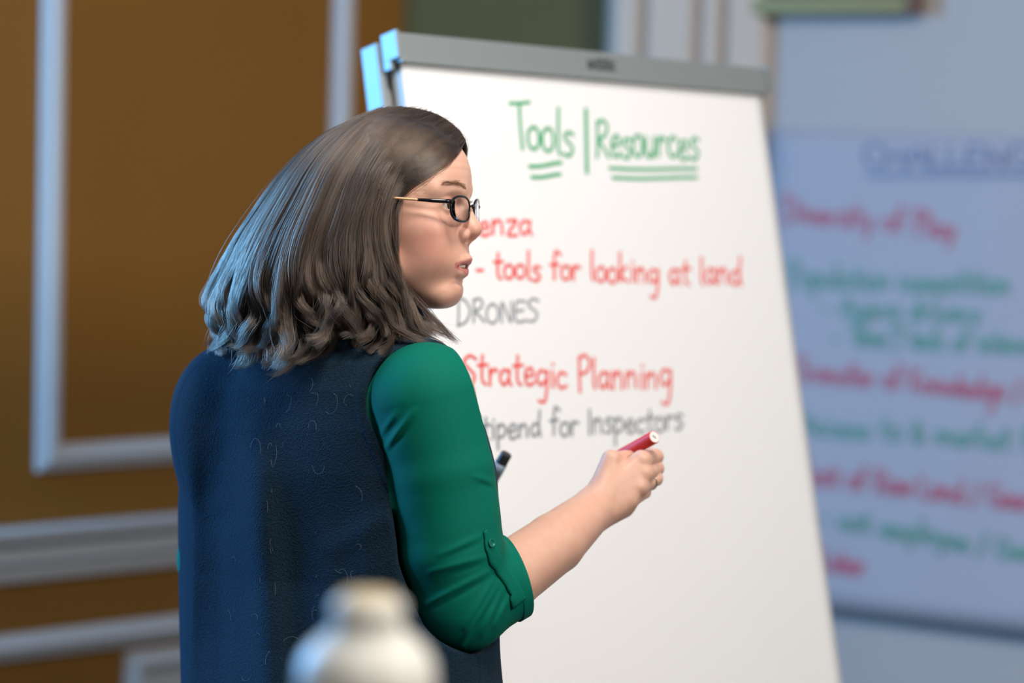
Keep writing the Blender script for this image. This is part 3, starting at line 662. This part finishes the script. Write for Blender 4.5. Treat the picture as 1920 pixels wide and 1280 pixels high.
# ---- trousers and shoes, mostly below the frame
def f_trousers(p):
    d = np.maximum(f_trunk(p, -4), 1330 - p[:, 1])
    for s in (-1, 1):
        hip = torso_pt(s * 150, 20, 1440); kn = torso_pt(s * 150, 10, 2060); an = torso_pt(s * 160, -20, 2600); kn[2] -= 30; an[2] -= 40
        d = smin(d, chain(p, [hip, kn, an], [150, 104, 84], 20), 30)
    return np.maximum(np.maximum(d, p[:, 1] - 2620), 1330 - p[:, 1])
V, Fq = surface(f_trousers, axis(240, 1030, 12), axis(1300, 2680, 12), axis(-360, 300, 12)); fig('trousers', V, Fq, mat('black_trousers', lin(26, 26, 30), 0.85))
for s in (-1, 1):
    an = torso_pt(s * 160, -20, 2640); an[2] -= 40
    f_shoe = lambda p, an=an: np.maximum(smin(cap(p, an + np.array([0, 30, 10]), an + np.array([110, 62, -130]), 62, 48), cap(p, an + np.array([60, 60, -60]), an + np.array([110, 66, -130]), 52, 50), 20), p[:, 1] - 2735)
    V, Fq = surface(f_shoe, axis(an[0] - 90, an[0] + 190, 9), axis(2560, 2760, 9), axis(an[2] - 210, an[2] + 100, 9)); fig('shoe', V, Fq, mat('black_leather', lin(24, 22, 22), 0.4))

# ---- green shirt: sleeves with gathers at the rolled cuff
CUT0, CUT1 = A(940, 1006, 60), A(978, 1128, 90)
fdir = unit(RFA[2] - RFA[0])
cutc = A(958, 1078, 70)
cutn = unit(np.array([0.93, -0.30, -0.30]))
FOLD = [((826, 1039), (903, 1004), 2.4), ((808, 1072), (908, 1044), 3.0), ((800, 1132), (915, 1072), 3.6), ((872, 1176), (926, 1086), 3.6), ((866, 1208), (936, 1092), 4.2), ((905, 1190), (944, 1100), 3.4), ((930, 1172), (955, 1118), 3.0),
        ((893, 893), (924, 906), 2.2), ((726, 837), (776, 770), 3.6), ((716, 812), (742, 775), 2.4)]
def ridges(p):
    k = 1 - p[:, 2] / (PX * D0); u = (p[:, 0] - 960) / k + 960; v = (p[:, 1] - 640) / k + 640; r = np.zeros(len(p), np.float32)
    for a, b, h in FOLD:
        d, t = segd(u, v, a, b); w_ = 6.5; r += h * np.exp(-(d / w_) ** 2) * (0.35 + 0.65 * np.sin(np.pi * np.clip(t * 0.85 + 0.12, 0, 1)))
        x2, t2 = segd(u, v, (a[0] + 3, a[1] + 11), (b[0] + 3, b[1] + 11)); r -= 0.55 * h * np.exp(-(x2 / w_) ** 2) * np.sin(np.pi * t2)
    return r
def f_sleeveR(p, off=0):
    d = chain(p, RSH, [103, 96, 94, 87], 6)
    d = smin(d, chain(p, [A(866, 1130, 145), A(930, 1092, 100), A(965, 1076, 66)], [84, 76, 72], 20), 22)
    m = (p[:, 2] > 90); d = d - ridges(p) * m - off
    u = p[:, 0]; v = p[:, 1]; d = d + 0.5 * np.sin(u * 0.03 + v * 0.055) * sm(v, 700, 900)
    return d
def f_shirtR(p):
    d = smax(f_sleeveR(p), (p - cutc) @ cutn, 3); t = smin(f_trunk(p, -9), yoke(p, -10), 30)
    return smin(d, smax(t, sph(p, A(800, 760, 70), 232), 3), 6)
shirt_m = mat('green_jersey', lin(0, 106, 88), 0.75, bump=(1400, 0.15, 0.0006), Specular_IOR_Level=0.12)
shirt_m.node_tree.nodes['Principled BSDF'].inputs['Sheen Tint'].default_value = (0.3, 0.9, 0.8, 1)
V1, F1 = surface(f_shirtR, axis(570, 1030, 2.6), axis(560, 1250, 2.6), axis(-170, 290, 3.2))
f_shirtL = lambda p: smin(chain(p, LSH, [84, 78, 73], 25), chain(p, [LSH[2], LSH[2] * 0.6 + LFA[1] * 0.4], [73, 66], 10), 18)
V2, F2 = surface(f_shirtL, axis(290, 640, 6), axis(640, 1190, 6), axis(-320, -40, 6))
shirt = fig('shirt', np.concatenate([V1, V2]), np.concatenate([F1, F2 + len(V1)]), shirt_m)
# cuff band: a turned strip round the end of the sleeve
def f_cuff(p):
    s = (p - cutc) @ cutn; rad_ = chain(p, [A(905, 1108, 118), A(990, 1066, 48)], [79, 73], 4)
    return smax(smax(rad_ - 4.5, -(rad_ + 3), 1.5), np.abs(s + 5) - 13, 3)
V, Fq = surface(f_cuff, axis(850, 1040, 2.2), axis(970, 1180, 2.2), axis(-40, 190, 2.6), slack=3); fig('cuff', V, Fq, shirt_m, shirt)
# pointed button tab lying on the sleeve
def drape(f, pts, off):
    P_ = np.array(pts, np.float32)
    for _ in range(8): g, d = grad(f, P_, 1.0); P_ = P_ - g * (d - off)[:, None] * 0.9
    return P_
tab_c = catmull([A(912, 990, 225), A(914, 1008, 225), A(922, 1036, 220), A(938, 1066, 200), A(956, 1096, 180), A(964, 1126, 160)], 32); wid_ = [2, 9, 13, 15, 15, 15, 15, 16, 16, 17, 18, 18, 19, 19, 20, 20, 21] + [21] * 15; Vt = []
tv_ = np.gradient(tab_c, axis=0); grid = []
for c, t, w_ in zip(tab_c, tv_, wid_):
    s_ = unit(np.cross(t, [0, 0, 1])); grid += [c + s_ * x * w_ for x in (-1, -.9, -.5, 0, .5, .9, 1)]
f_tabbase = lambda p: np.minimum(f_sleeveR(p), chain(p, [A(905, 1108, 118), A(990, 1066, 48)], [79, 73], 4) - 4.5)
Go = drape(f_tabbase, grid, 5.0); Gi = drape(f_tabbase, grid, 0.5); n7 = 7; N_ = len(tab_c); Go[0::7] = (Go[0::7] + Gi[0::7]) / 2; Go[6::7] = (Go[6::7] + Gi[6::7]) / 2
Vt = np.concatenate([Go, Gi]); Ft = []; o_ = N_ * 7
for i in range(N_ - 1):
    for j in range(6): Ft += [(i * 7 + j, i * 7 + j + 1, (i + 1) * 7 + j + 1, (i + 1) * 7 + j), (o_ + i * 7 + j, o_ + (i + 1) * 7 + j, o_ + (i + 1) * 7 + j + 1, o_ + i * 7 + j + 1)]
    for j in (0, 6): Ft.append((i * 7 + j, (i + 1) * 7 + j, o_ + (i + 1) * 7 + j, o_ + i * 7 + j))
for j in range(6): Ft += [(j, j + 1, o_ + j + 1, o_ + j), ((N_ - 1) * 7 + j, (N_ - 1) * 7 + j + 1, o_ + (N_ - 1) * 7 + j + 1, o_ + (N_ - 1) * 7 + j)]
fig('tab', Vt, np.array(Ft), shirt_m, shirt)
bc = drape(f_tabbase, [A(916, 1018, 225)], 6.0)[0]; bn = -grad(f_tabbase, np.array([bc], np.float32), 1.0)[0][0]; bn = -unit(bn)
bw, bnw = to_world(bc), unit(bn[0] * RT - bn[1] * UP - bn[2] * FW)
bb = MB().lathe(bw - bnw * 0.0005, bnw, [(0.0046, 0), (0.0050, 0.0006), (0.0048, 0.0018), (0.0042, 0.0022), (0.0036, 0.0014), (0.0005, 0.0014)], 24).build('button', mat('green_button', lin(0, 108, 94), 0.3), shirt, True)

# ---- fleece vest
BACKF = [((352, 760), (345, 1290), 8, 26), ((484, 770), (520, 1290), 24, 42), ((616, 960), (655, 1290), 9, 34), ((700, 900), (700, 1180), 5, 30)]
def folds(p):
    r = np.zeros(len(p), np.float32)
    for a, b, h, w_ in BACKF:
        d, t = segd(p[:, 0], p[:, 1], a, b); r += h * np.exp(-(d / w_) ** 2) * sm(p[:, 1], a[1] - 60, a[1] + 220)
    r -= 4 * np.exp(-(segd(p[:, 0], p[:, 1], (408, 980), (420, 1290))[0] / 26) ** 2)
    r += 3 * np.exp(-(segd(p[:, 0], p[:, 1], (640, 1010), (730, 960))[0] / 22) ** 2) + 2 * np.sin(p[:, 0] * 0.021 + p[:, 1] * 0.011) * np.sin(p[:, 1] * 0.013 + 1)
    return r
def f_vestsolid(p):
    d = f_trunk(p, 0); d = smin(d, yoke(p), 34); d = smin(d, ell(p, A(428, 790, -112), (104, 140, 85)), 60)
    d = smin(d, chain(p, NECK, [84, 96], 20) + np.maximum(0, 560 - p[:, 1]) * 2, 24)
    return d - folds(p) * (p[:, 2] > -60)
armax = [A(812, 742, 40), A(797, 748, 165), A(800, 760, 330)]
def f_hole(p):                                     # volume swept by the right sleeve at the armhole
    h = cap(p, A(796, 752, 190), A(826, 860, 190), 105, 92)
    return smin(h, cap(p, A(800, 745, 190), A(905, 800, 260), 95, 90), 15)
def f_vest(p):
    d = f_vestsolid(p); h = f_hole(p); d = d - 2.2 * sm(-np.abs(h - 9), -11, -8) * 1.0
    d = smax(d, -(h), 3.0); d = smax(d, -(chain(p, RSH[1:], [97, 97, 92], 6) - 5), 16); lh = cap(p, LSH[0], A(424, 840, -162), 86, 78); d = smax(d, -lh, 4)
    return smax(d, p[:, 1] - 1400, 4)
def fleece():
    m = bpy.data.materials.new('navy_fleece'); m.use_nodes = True; nt = m.node_tree; b = nt.nodes['Principled BSDF']; tc = nt.nodes.new('ShaderNodeTexCoord')
    n = nt.nodes.new('ShaderNodeTexNoise'); n.inputs['Scale'].default_value = 420; n.inputs['Detail'].default_value = 3; n.inputs['Roughness'].default_value = 0.65
    v = nt.nodes.new('ShaderNodeTexVoronoi'); v.inputs['Scale'].default_value = 520
    nt.links.new(tc.outputs['Object'], n.inputs['Vector']); nt.links.new(n.outputs['Color'], v.inputs['Vector']) if False else nt.links.new(tc.outputs['Object'], v.inputs['Vector'])
    mx = nt.nodes.new('ShaderNodeMix'); mx.data_type = 'FLOAT'; mx.inputs['Factor'].default_value = 0.4; nt.links.new(n.outputs['Fac'], mx.inputs['A']); nt.links.new(v.outputs['Distance'], mx.inputs['B'])
    bp = nt.nodes.new('ShaderNodeBump'); bp.inputs['Strength'].default_value = 0.75; bp.inputs['Distance'].default_value = 0.0018; nt.links.new(mx.outputs['Result'], bp.inputs['Height']); nt.links.new(bp.outputs['Normal'], b.inputs['Normal'])
    r = nt.nodes.new('ShaderNodeMix'); r.data_type = 'RGBA'; r.inputs['A'].default_value = (0.0020, 0.0034, 0.0060, 1); r.inputs['B'].default_value = (0.012, 0.040, 0.072, 1)
    nt.links.new(n.outputs['Fac'], r.inputs['Factor']); nt.links.new(r.outputs['Result'], b.inputs['Base Color'])
    b.inputs['Roughness'].default_value = 0.95; b.inputs['Specular IOR Level'].default_value = 0.15; b.inputs['Sheen Weight'].default_value = 0.06; b.inputs['Sheen Roughness'].default_value = 0.5; b.inputs['Sheen Tint'].default_value = (0.5, 0.65, 0.85, 1)
    return m
M_fleece = fleece()
V, Fq = surface(f_vest, axis(270, 1000, 3.4), axis(520, 1420, 3.4), axis(-330, 300, 4.2)); vest = fig('vest', V, Fq, M_fleece)
# curled lint hairs caught in the fleece
li = bpy.data.curves.new('lint', 'CURVE'); li.dimensions = '3D'; li.bevel_depth = 0.00010; li.bevel_resolution = 0; starts = []
for _ in range(46):
    u_, v_ = RNG.uniform(345, 720), RNG.uniform(690, 1270)
    if u_ > 690 + (v_ - 900) * .1: continue
    r_0 = RNG.uniform(3, 17); a0 = RNG.uniform(0, 6.28); sw = RNG.uniform(0.4, 4.0) * RNG.choice([-1, 1]); pts = []
    for k in range(9): a_2 = a0 + sw * k / 8; pts.append(A(u_ + r_0 * math.cos(a_2), v_ + 1.3 * r_0 * math.sin(a_2), 170))
    starts.append(pts)
allp = drape(f_vestsolid, np.array(starts).reshape(-1, 3), 2.0); allw = to_world(allp) - np.array(parent_world(vest)); i_ = 0
for pts in starts:
    s = li.splines.new('POLY'); s.points.add(8)
    for k in range(9): s.points[k].co = (*allw[i_], 1); i_ += 1
lo = bpy.data.objects.new('lint', li); COL.objects.link(lo); lo.parent = vest; li.materials.append(mat('lint_hair', lin(120, 130, 142), 0.6)); lo['kind'] = 'stuff'
# fleece collar and front zip
V, Fq = surface(lambda p: smax(np.abs(chain(p, [A(700, 560, -5), A(672, 640, -5)], [92, 108], 10)) - 7, np.maximum(552 - p[:, 1], p[:, 1] - 640), 4), axis(540, 830, 5), axis(540, 660, 5), axis(-150, 150, 5), slack=3); fig('collar', V, Fq, M_fleece, vest)
zp = drape(f_vestsolid, [torso_pt(0, 240, v) for v in np.linspace(700, 1390, 30)], 2.0); MB().tube(to_world(zp), 0.003, 6).build('zip', M_plastic_dark, vest)

# ---- hair: guide strands from the parting to the curled ends, near side first, then round the back to the far side
GUIDE = [
 [(872, 262, 10), (858, 284, 48), (818, 320, 88), (766, 358, 122), (745, 398, 134), (748, 470, 134), (765, 545, 128), (805, 605, 120), (843, 644, 112)],
 [(862, 246, 8), (830, 274, 66), (780, 318, 112), (742, 362, 134), (724, 410, 142), (728, 480, 146), (742, 550, 142), (765, 600, 134), (796, 628, 126)],
 [(842, 228, 6), (796, 256, 72), (744, 310, 122), (712, 370, 142), (698, 430, 150), (704, 500, 154), (716, 560, 152), (722, 610, 146), (700, 640, 144)],
 [(812, 212, 4), (754, 240, 74), (700, 305, 128), (668, 380, 148), (650, 450, 158), (652, 520, 164), (668, 575, 160), (672, 622, 152), (650, 640, 150)],
 [(780, 204, 2), (712, 232, 68), (650, 300, 124), (612, 380, 148), (586, 460, 160), (580, 530, 166), (592, 585, 162), (598, 630, 154), (570, 648, 150)],
 [(748, 201, 0), (676, 228, 56), (608, 295, 108), (562, 380, 132), (528, 460, 146), (512, 540, 152), (520, 600, 146), (530, 650, 138), (510, 676, 134)],
 [(722, 203, -4), (640, 236, 36), (568, 300, 76), (512, 385, 96), (470, 465, 108), (446, 545, 112), (450, 605, 104), (468, 650, 96), (452, 668, 92)],
 [(706, 208, -8), (614, 248, 10), (540, 315, 30), (476, 400, 40), (432, 475, 46), (402, 545, 46), (400, 600, 40), (424, 640, 34), (440, 652, 30)],
 [(700, 212, -14), (600, 256, -22), (524, 326, -26), (458, 415, -30), (412, 490, -32), (388, 555, -32), (392, 610, -30), (420, 642, -28), (436, 650, -28)],
 [(712, 210, -24), (620, 262, -74), (556, 340, -96), (504, 430, -104), (462, 510, -104), (440, 570, -98), (450, 620, -90), (480, 645, -88), (496, 652, -86)],
 [(762, 207, -26), (716, 244, -100), (680, 330, -136), (650, 430, -144), (626, 510, -140), (610, 570, -130), (612, 620, -118), (630, 645, -112), (640, 652, -110)],
 [(826, 222, -16), (822, 250, -74), (806, 326, -118), (786, 420, -132), (768, 500, -132), (760, 560, -126), (760, 600, -118), (764, 625, -112), (770, 632, -110)],
 [(868, 256, -4), (877, 282, -40), (866, 330, -88), (838, 420, -116), (812, 500, -120), (800, 560, -116), (800, 590, -110), (806, 610, -108), (812, 620, -106)],
]
GP = np.array([[A(*q_) for q_ in g_] for g_ in GUIDE])
NG = len(GP); NT = 26
GT = np.stack([catmull(g_, NT) for g_ in GP])     # guides resampled
SX = np.array([0, .075, .16, .26, .35, .44, .52, .60, .67, .75, .84, .93, 1.0])
def hair_surf(s):                                 # s in [0,1] (n,) -> (n, NT, 3)
    g = np.interp(s, SX, np.arange(NG)); i = np.clip(g.astype(int), 0, NG - 2); f = (g - i)[:, None, None]; c = lambda k: GT[np.clip(k, 0, NG - 1)]
    a, b, cc, d = c(i - 1), c(i), c(i + 1), c(i + 2)
    return 0.5 * (2 * b + (cc - a) * f + (2 * a - 5 * b + 4 * cc - d) * f * f + (3 * b - a - 3 * cc + d) * f ** 3)
T_ = np.linspace(0, 1, NT)
AXP = np.array([[A(735, 300, 0)], [A(640, 560, 0)]]).reshape(2, 3)
def inward(S):                                    # unit vectors towards the head/neck axis
    ax_ = AXP[0] + (AXP[1] - AXP[0]) * np.clip((S[..., 1:2] - 300) / 260, 0, 1.1); v = ax_ - S; v[..., 1] *= 0.4
    return v / (np.linalg.norm(v, axis=-1, keepdims=True) + 1e-6)
f_clear = lambda p: np.minimum(np.minimum(f_body_head(p), f_vestsolid(p)), 1e3)
def f_body_head(p): return smin(f_head(p), chain(p, NECK, [80, 92], 20), 10)
def clear(P_, gap, it=2):
    sh_ = P_.shape; Q = P_.reshape(-1, 3).astype(np.float32)
    for _ in range(it):
        d = f_clear(Q); m = d < gap
        if not m.any(): break
        g, dd = grad(f_clear, Q[m], 1.5); Q[m] += g * np.minimum(gap - dd, 30)[:, None]
    return Q.reshape(sh_)
# locks
RNG = np.random.default_rng(23); NL = 140
ls = np.sort((np.arange(NL) + RNG.uniform(-.45, .45, NL)) / (NL - 1)).clip(0, 1); l_amp = RNG.uniform(10, 32, NL); l_ph = RNG.uniform(0, 6.28, NL); l_turn = RNG.uniform(0.5, 1.5, NL) * RNG.choice([-1, 1], NL); l_len = RNG.uniform(0.88, 1.10, NL); l_lay = RNG.uniform(0, 1, NL) ** 1.3
l_tone = RNG.uniform(0, 1, NL) ** 1.8
def strands(n, layer_max, loose=1.0, seed=1):
    r = np.random.default_rng(seed); lk = r.integers(0, NL, n); s = np.clip(ls[lk] + r.normal(0, 0.010, n), 0, 1)
    fly = r.uniform(0, 1, n) < 0.04 * loose
    S = hair_surf(s); C = hair_surf(ls[lk]); lay = (0.75 * l_lay[lk] + 0.25 * r.uniform(0, 1, n)) * layer_max
    cl = (0.15 + 0.62 * sm(T_, 0.35, 0.95))[None, :, None] * np.where(fly, 0.1, 1)[:, None, None]
    P_ = S + (C - S) * cl; IN = inward(P_); P_ = P_ + IN * (lay[:, None] * sm(T_, 0.0, 0.35)[None, :])[..., None]
    # curls of each lock towards the ends
    T2 = np.gradient(P_, axis=1); T2 /= np.linalg.norm(T2, axis=-1, keepdims=True) + 1e-6; B2 = np.cross(T2, IN); B2 /= np.linalg.norm(B2, axis=-1, keepdims=True) + 1e-6
    near = np.interp(ls[lk], [0, .08, .2, 1], [0.5, 0.8, 1, 1])
    amp = (l_amp[lk] * near)[:, None] * sm(T_, 0.45, 0.95)[None, :] + 1.6 * sm(T_, .2, .6)[None, :]; ph = l_ph[lk][:, None] + 6.283 * l_turn[lk][:, None] * (sm(T_, 0.35, 1.0) * 1.2)[None, :] + r.normal(0, 0.22, n)[:, None]
    P_ = P_ + (-IN * (np.cos(ph) * amp)[..., None] + B2 * (np.sin(ph) * amp)[..., None])
    # flip at the very end
    P_ = P_ - IN * ((sm(T_, 0.82, 1.0) * 10)[None, :, None] * (l_amp[lk] / 10)[:, None, None])
    wob = r.normal(0, 1, (n, 1)) * np.sin(T_[None, :] * r.uniform(4, 11, (n, 1)) + r.uniform(0, 6, (n, 1))) * (0.6 + 2.6 * T_[None, :]) * np.where(fly, 3.2, 1)[:, None]
    wob2 = r.normal(0, 1, (n, 1)) * np.sin(T_[None, :] * r.uniform(4, 9, (n, 1)) + r.uniform(0, 6, (n, 1))) * (0.6 + 2.6 * T_[None, :])
    P_ = P_ + B2 * wob[..., None] - IN * (np.abs(wob) * fly[:, None])[..., None] + IN * wob2[..., None] * 0.8
    # cut to length
    ln = np.clip(l_len[lk] * r.uniform(0.90, 1.0, n), 0, 1); tt = np.minimum(T_[None, :] * ln[:, None], 1) * (NT - 1); i = np.clip(tt.astype(int), 0, NT - 2); f = (tt - i)[..., None]; ar = np.arange(n)[:, None]
    P_ = P_[ar, i] * (1 - f) + P_[ar, i + 1] * f
    return clear(P_, 2.5), np.clip(0.42 * l_tone[lk] + 0.58 * r.uniform(0, 1, n), 0, 1)
def hair_mat():
    m = bpy.data.materials.new('brown_hair'); m.use_nodes = True; nt = m.node_tree; nt.nodes.clear(); o = nt.nodes.new('ShaderNodeOutputMaterial'); h = nt.nodes.new('ShaderNodeBsdfHairPrincipled')
    h.model = 'CHIANG'; h.parametrization = 'COLOR'
    h.inputs['Color'].default_value = (0.085, 0.052, 0.032, 1); h.inputs['Roughness'].default_value = 0.30; h.inputs['Radial Roughness'].default_value = 0.5; h.inputs['Random Roughness'].default_value = 0.3
    hi = nt.nodes.new('ShaderNodeAttribute'); hi.attribute_name = 'tone'; mx = nt.nodes.new('ShaderNodeMix'); mx.data_type = 'RGBA'; mx.inputs['A'].default_value = (0.008, 0.0056, 0.0045, 1); mx.inputs['B'].default_value = (0.084, 0.054, 0.036, 1)
    nt.links.new(hi.outputs['Fac'], mx.inputs['Factor']); nt.links.new(mx.outputs['Result'], h.inputs['Color'])
    nt.links.new(h.outputs[0], o.inputs[0]); return m
# dark under-layer that the strands lie on
ss = np.linspace(0.0, 1, 90); US = hair_surf(ss)[:, :22]; US = US + inward(US) * (9 + 16 * sm(T_[:22], .3, .8))[None, :, None]; US = clear(US, 1.5)
Fh = [(i * 22 + j, (i + 1) * 22 + j, (i + 1) * 22 + j + 1, i * 22 + j + 1) for i in range(89) for j in range(21)]
hair = fig('hair', US.reshape(-1, 3), np.array(Fh), mat('dark_hair_under', (0.022, 0.014, 0.009, 1), 0.6))
NS = 17000
PS, PT = strands(NS, 30, 1.0, 3)
hc = bpy.data.hair_curves.new('hair_strands'); hc.add_curves([NT] * NS)
pw = to_world(PS.reshape(-1, 3)) - np.array(parent_world(hair))
hc.attributes['position'].data.foreach_set('vector', pw.astype(np.float32).ravel())
ra = hc.attributes.new('radius', 'FLOAT', 'POINT') if 'radius' not in hc.attributes else hc.attributes['radius']
ra.data.foreach_set('value', np.tile(0.00021 * (1 - 0.6 * T_ ** 3), NS).astype(np.float32))
hc.attributes.new('tone', 'FLOAT', 'CURVE').data.foreach_set('value', PT.astype(np.float32)); hc.materials.append(hair_mat()); ho = bpy.data.objects.new('hair_strands', hc); COL.objects.link(ho); ho.parent = hair; ho['kind'] = 'stuff'
# eyebrows and lashes
def tuft(name, roots, dirs, length, rad_, m, parent):
    c = bpy.data.curves.new(name, 'CURVE'); c.dimensions = '3D'; c.bevel_depth = rad_; c.bevel_resolution = 0
    for p_, d_ in zip(roots, dirs):
        s = c.splines.new('POLY'); s.points.add(3)
        for k in range(4): s.points[k].co = (*(to_world(p_ + d_ * length * k / 3) - np.array(parent_world(parent))), 1); s.points[k].radius = 1 - 0.25 * k
    o = bpy.data.objects.new(name, c); COL.objects.link(o); o.parent = parent; c.materials.append(m); return o
M_brow = mat('brow_hair', lin(140, 106, 80), 0.6); M_lash = mat('lash', lin(30, 22, 20), 0.5)
for side in (1, -1):
    ys_ = RNG.uniform(13, 50, 170); zz_ = 19.5 + 5 * np.sin((ys_ - 12) / 40 * 2.4) + RNG.normal(0, 1.5, 170); roots = drape(f_head, [head_pt(96 - 0.4 * max(0, y_ - 18), side * y_, z_) for y_, z_ in zip(ys_, zz_)], 0.3)
    dv = [unit(head_pt(-0.35, side * 1.0, 0.35 - 0.012 * y_) - head_pt(0, 0, 0)) for y_ in ys_]
    o = tuft('eyebrow', roots, dv, 5.5 * MM, 0.00016, M_brow, person); o['kind'] = 'stuff'
    r2 = [head_pt(72.5 + 14.2 * math.cos(a_3) , side * (31 + 14.2 * math.sin(a_3)), 4.6 - 3.0 * abs(math.sin(a_3))) for a_3 in np.linspace(-.8, .95, 26)]
    d2_ = [unit(head_pt(math.cos(a_3), side * math.sin(a_3), 0.55) - head_pt(0, 0, 0)) for a_3 in np.linspace(-.8, .95, 26)]
    o = tuft('eyelash', r2, d2_, 7 * MM, 0.0002, M_lash, person); o['kind'] = 'stuff'

# ------------------------------------------------------------------ eyeglasses
gl = empty('eyeglasses', tuple(to_world(head_pt(98, 0, 2)))); tag(gl, 'black oval-framed glasses with gold temples worn by the woman', 'glasses')
M_frame = mat('black_acetate', lin(18, 18, 24), 0.15); M_goldt = mat('gold_metal', lin(232, 186, 140), 0.35, Metallic=0.3)
M_lens = bpy.data.materials.new('lens_glass'); M_lens.use_nodes = True; b_ = M_lens.node_tree.nodes['Principled BSDF']; b_.inputs['Transmission Weight'].default_value = 1; b_.inputs['Roughness'].default_value = 0.0; b_.inputs['IOR'].default_value = 1.06; b_.inputs['Base Color'].default_value = (0.95, 0.95, 0.98, 1)
def rimpt(side, a, rx=23.5, rz=14.2, dx=0):
    y = rx * math.copysign(abs(math.cos(a)) ** 0.8, math.cos(a)); z = rz * math.copysign(abs(math.sin(a)) ** 0.75, math.sin(a)); yy = 33 + y
    return head_pt(101 + dx - 0.0042 * max(0, yy - 12) ** 2 , side * yy, -5.5 + z)
for side in (1, -1):
    rim = [to_world(rimpt(side, 2 * math.pi * k / 40)) for k in range(40)]
    MB().tube(rim, 0.0014, 8, closed=True).build('rim', M_frame, gl, True)
    V = []; Fc = []
    for dx in (0.5, -0.5):
        V.append(to_world(head_pt(101 + dx - 0.0042 * 21 ** 2, side * 33, -5.5)))
        for rr_ in (0.5, 1.0):
            for k in range(40):
                a = 2 * math.pi * k / 40; V.append(to_world(rimpt(side, a, 23.2 * rr_, 13.9 * rr_, dx)))
    for s_ in (0, 1):
        o = s_ * 81
        for k in range(40):
            k2 = (k + 1) % 40; t1 = (o, o + 1 + k, o + 1 + k2); t2 = (o + 1 + k, o + 41 + k, o + 41 + k2, o + 1 + k2); Fc += [t1 if s_ else t1[::-1], t2 if s_ else t2[::-1]]
    for k in range(40): k2 = (k + 1) % 40; Fc.append((41 + k, 41 + k2, 81 + 41 + k2, 81 + 41 + k))
    put('lens', mesh_from(V, Fc, 'lens'), M_lens, gl, True)
    pts = catmull([head_pt(92.5, side * 56, 1.5), head_pt(90, side * 61, 2), head_pt(76, side * 67, 2.5), head_pt(66, side * 69.5, 3.2), head_pt(58, side * 71.2, 3.6)], 14)
    MB().tube(to_world(pts), [0.0030, 0.0030, 0.0028, 0.0027, .0026, .0025, .0024, .0023, .0022, .002, .002, .0019, .0018, .0017], 8).build('temple', M_frame, gl, True)
    pts = catmull([head_pt(60, side * 70.9, 3.5), head_pt(40, side * 75.3, 5.0), head_pt(10, side * 79, 7.5), head_pt(-12, side * 81, 8), head_pt(-26, side * 80, -8)], 14)
    tg = MB().tube(to_world(pts), 0.0015, 8).build('temple_tip', M_goldt, gl, True); tg['label'] = 'gold temple end'
MB().tube(to_world(catmull([head_pt(101, 10, -2), head_pt(103.5, 5, 0), head_pt(104, 0, 0.6), head_pt(103.5, -5, 0), head_pt(101, -10, -2)], 12)), 0.0012, 8).build('bridge', M_frame, gl, True)

# ------------------------------------------------------------------ markers and ring
def wdir(v): return unit(v[0] * RT - v[1] * UP - v[2] * FW)
md = unit((.55, -.36, .76)); mend = A(1227, 819, -118); ew = to_world(mend); dw = wdir(md)
rm = empty('red_marker', tuple(ew - dw * 0.06)); tag(rm, 'red marker with a white end held in her right hand before the pad', 'marker')
MB().lathe(ew, -dw, [(0.0074, 0), (0.0079, 0.0010), (0.0079, 0.082), (0.0074, 0.084)], 32).build('barrel', mat('red_plastic', lin(222, 40, 34), 0.55), rm, True)
MB().lathe(ew + dw * 0.0003, -dw, [(0.0068, 0), (0.0072, 0.0006), (0.0072, 0.0012)], 32).build('end_disc', mat('white_plastic', lin(240, 232, 226), 0.4), rm)
MB().lathe(ew - dw * 0.084, -dw, [(0.0062, 0), (0.0058, 0.014), (0.0030, 0.022), (0.0022, 0.030), (0.0012, 0.032)], 24).build('nib_holder', M_plastic_dark, rm, True)
sx = unit(RT - dw * (RT @ dw)); sy = np.cross(dw, sx); sy = sy if sy @ UP > 0 else -sy
mk = MB()
for (x0, y0, w_, h_) in ((-2.6, -0.6, .6, 2.6), (-1.6, -1.4, .6, 2.6), (-1.6, .8, 1.6, .5), (-.2, -1.6, .6, 2.2), (1.0, -1.8, .6, 2.4), (1.0, -1.8, 1.8, .5)):
    o = ew + dw * 0.0004 + sx * x0 * .001 + sy * y0 * .001; mk.box(o, sx * w_ * .001, sy * h_ * .001, np.cross(sx, sy) * 0.0001)
mk.build('end_mark', M_print, rm)
lew = to_world(LEND); ldw = wdir(ly)
bm_ = empty('black_marker', tuple(lew - ldw * 0.06)); tag(bm_, 'black marker with a grey band poking out beyond her sleeve', 'marker')
MB().lathe(lew, -ldw, [(0.0066, 0), (0.0072, 0.0010), (0.0074, 0.014), (0.0078, 0.0145)], 28).build('cap_end', mat('black_plastic', lin(28, 28, 30), 0.35), bm_, True)
MB().lathe(lew - ldw * 0.0145, -ldw, [(0.0081, 0), (0.0082, 0.016)], 28).build('label_band', mat('grey_blue_label', lin(120, 140, 160), 0.4), bm_, True)
MB().lathe(lew - ldw * 0.0305, -ldw, [(0.0080, 0), (0.0080, 0.095), (0.006, 0.100), (0.003, 0.108)], 28).build('barrel', mat('black_plastic_barrel', lin(40, 42, 46), 0.35), bm_, True)
rc = (FING[2][0] * 0.35 + FING[2][1] * 0.65); ra_ = unit(FING[2][1] - FING[2][0]); e1 = unit(np.cross(ra_, (0, 0, 1))); e2 = np.cross(ra_, e1)
rg = MB().tube(to_world(np.array([rc + (e1 * math.cos(t) + e2 * math.sin(t)) * 15.6 for t in np.linspace(0, 2 * math.pi, 29)[:-1]])), 0.0011, 8, closed=True)
ro = rg.build('ring', mat('silver', lin(190, 186, 180), 0.2, Metallic=1.0), None, True); tag(ro, "thin silver ring on the ring finger of her right hand", 'ring')
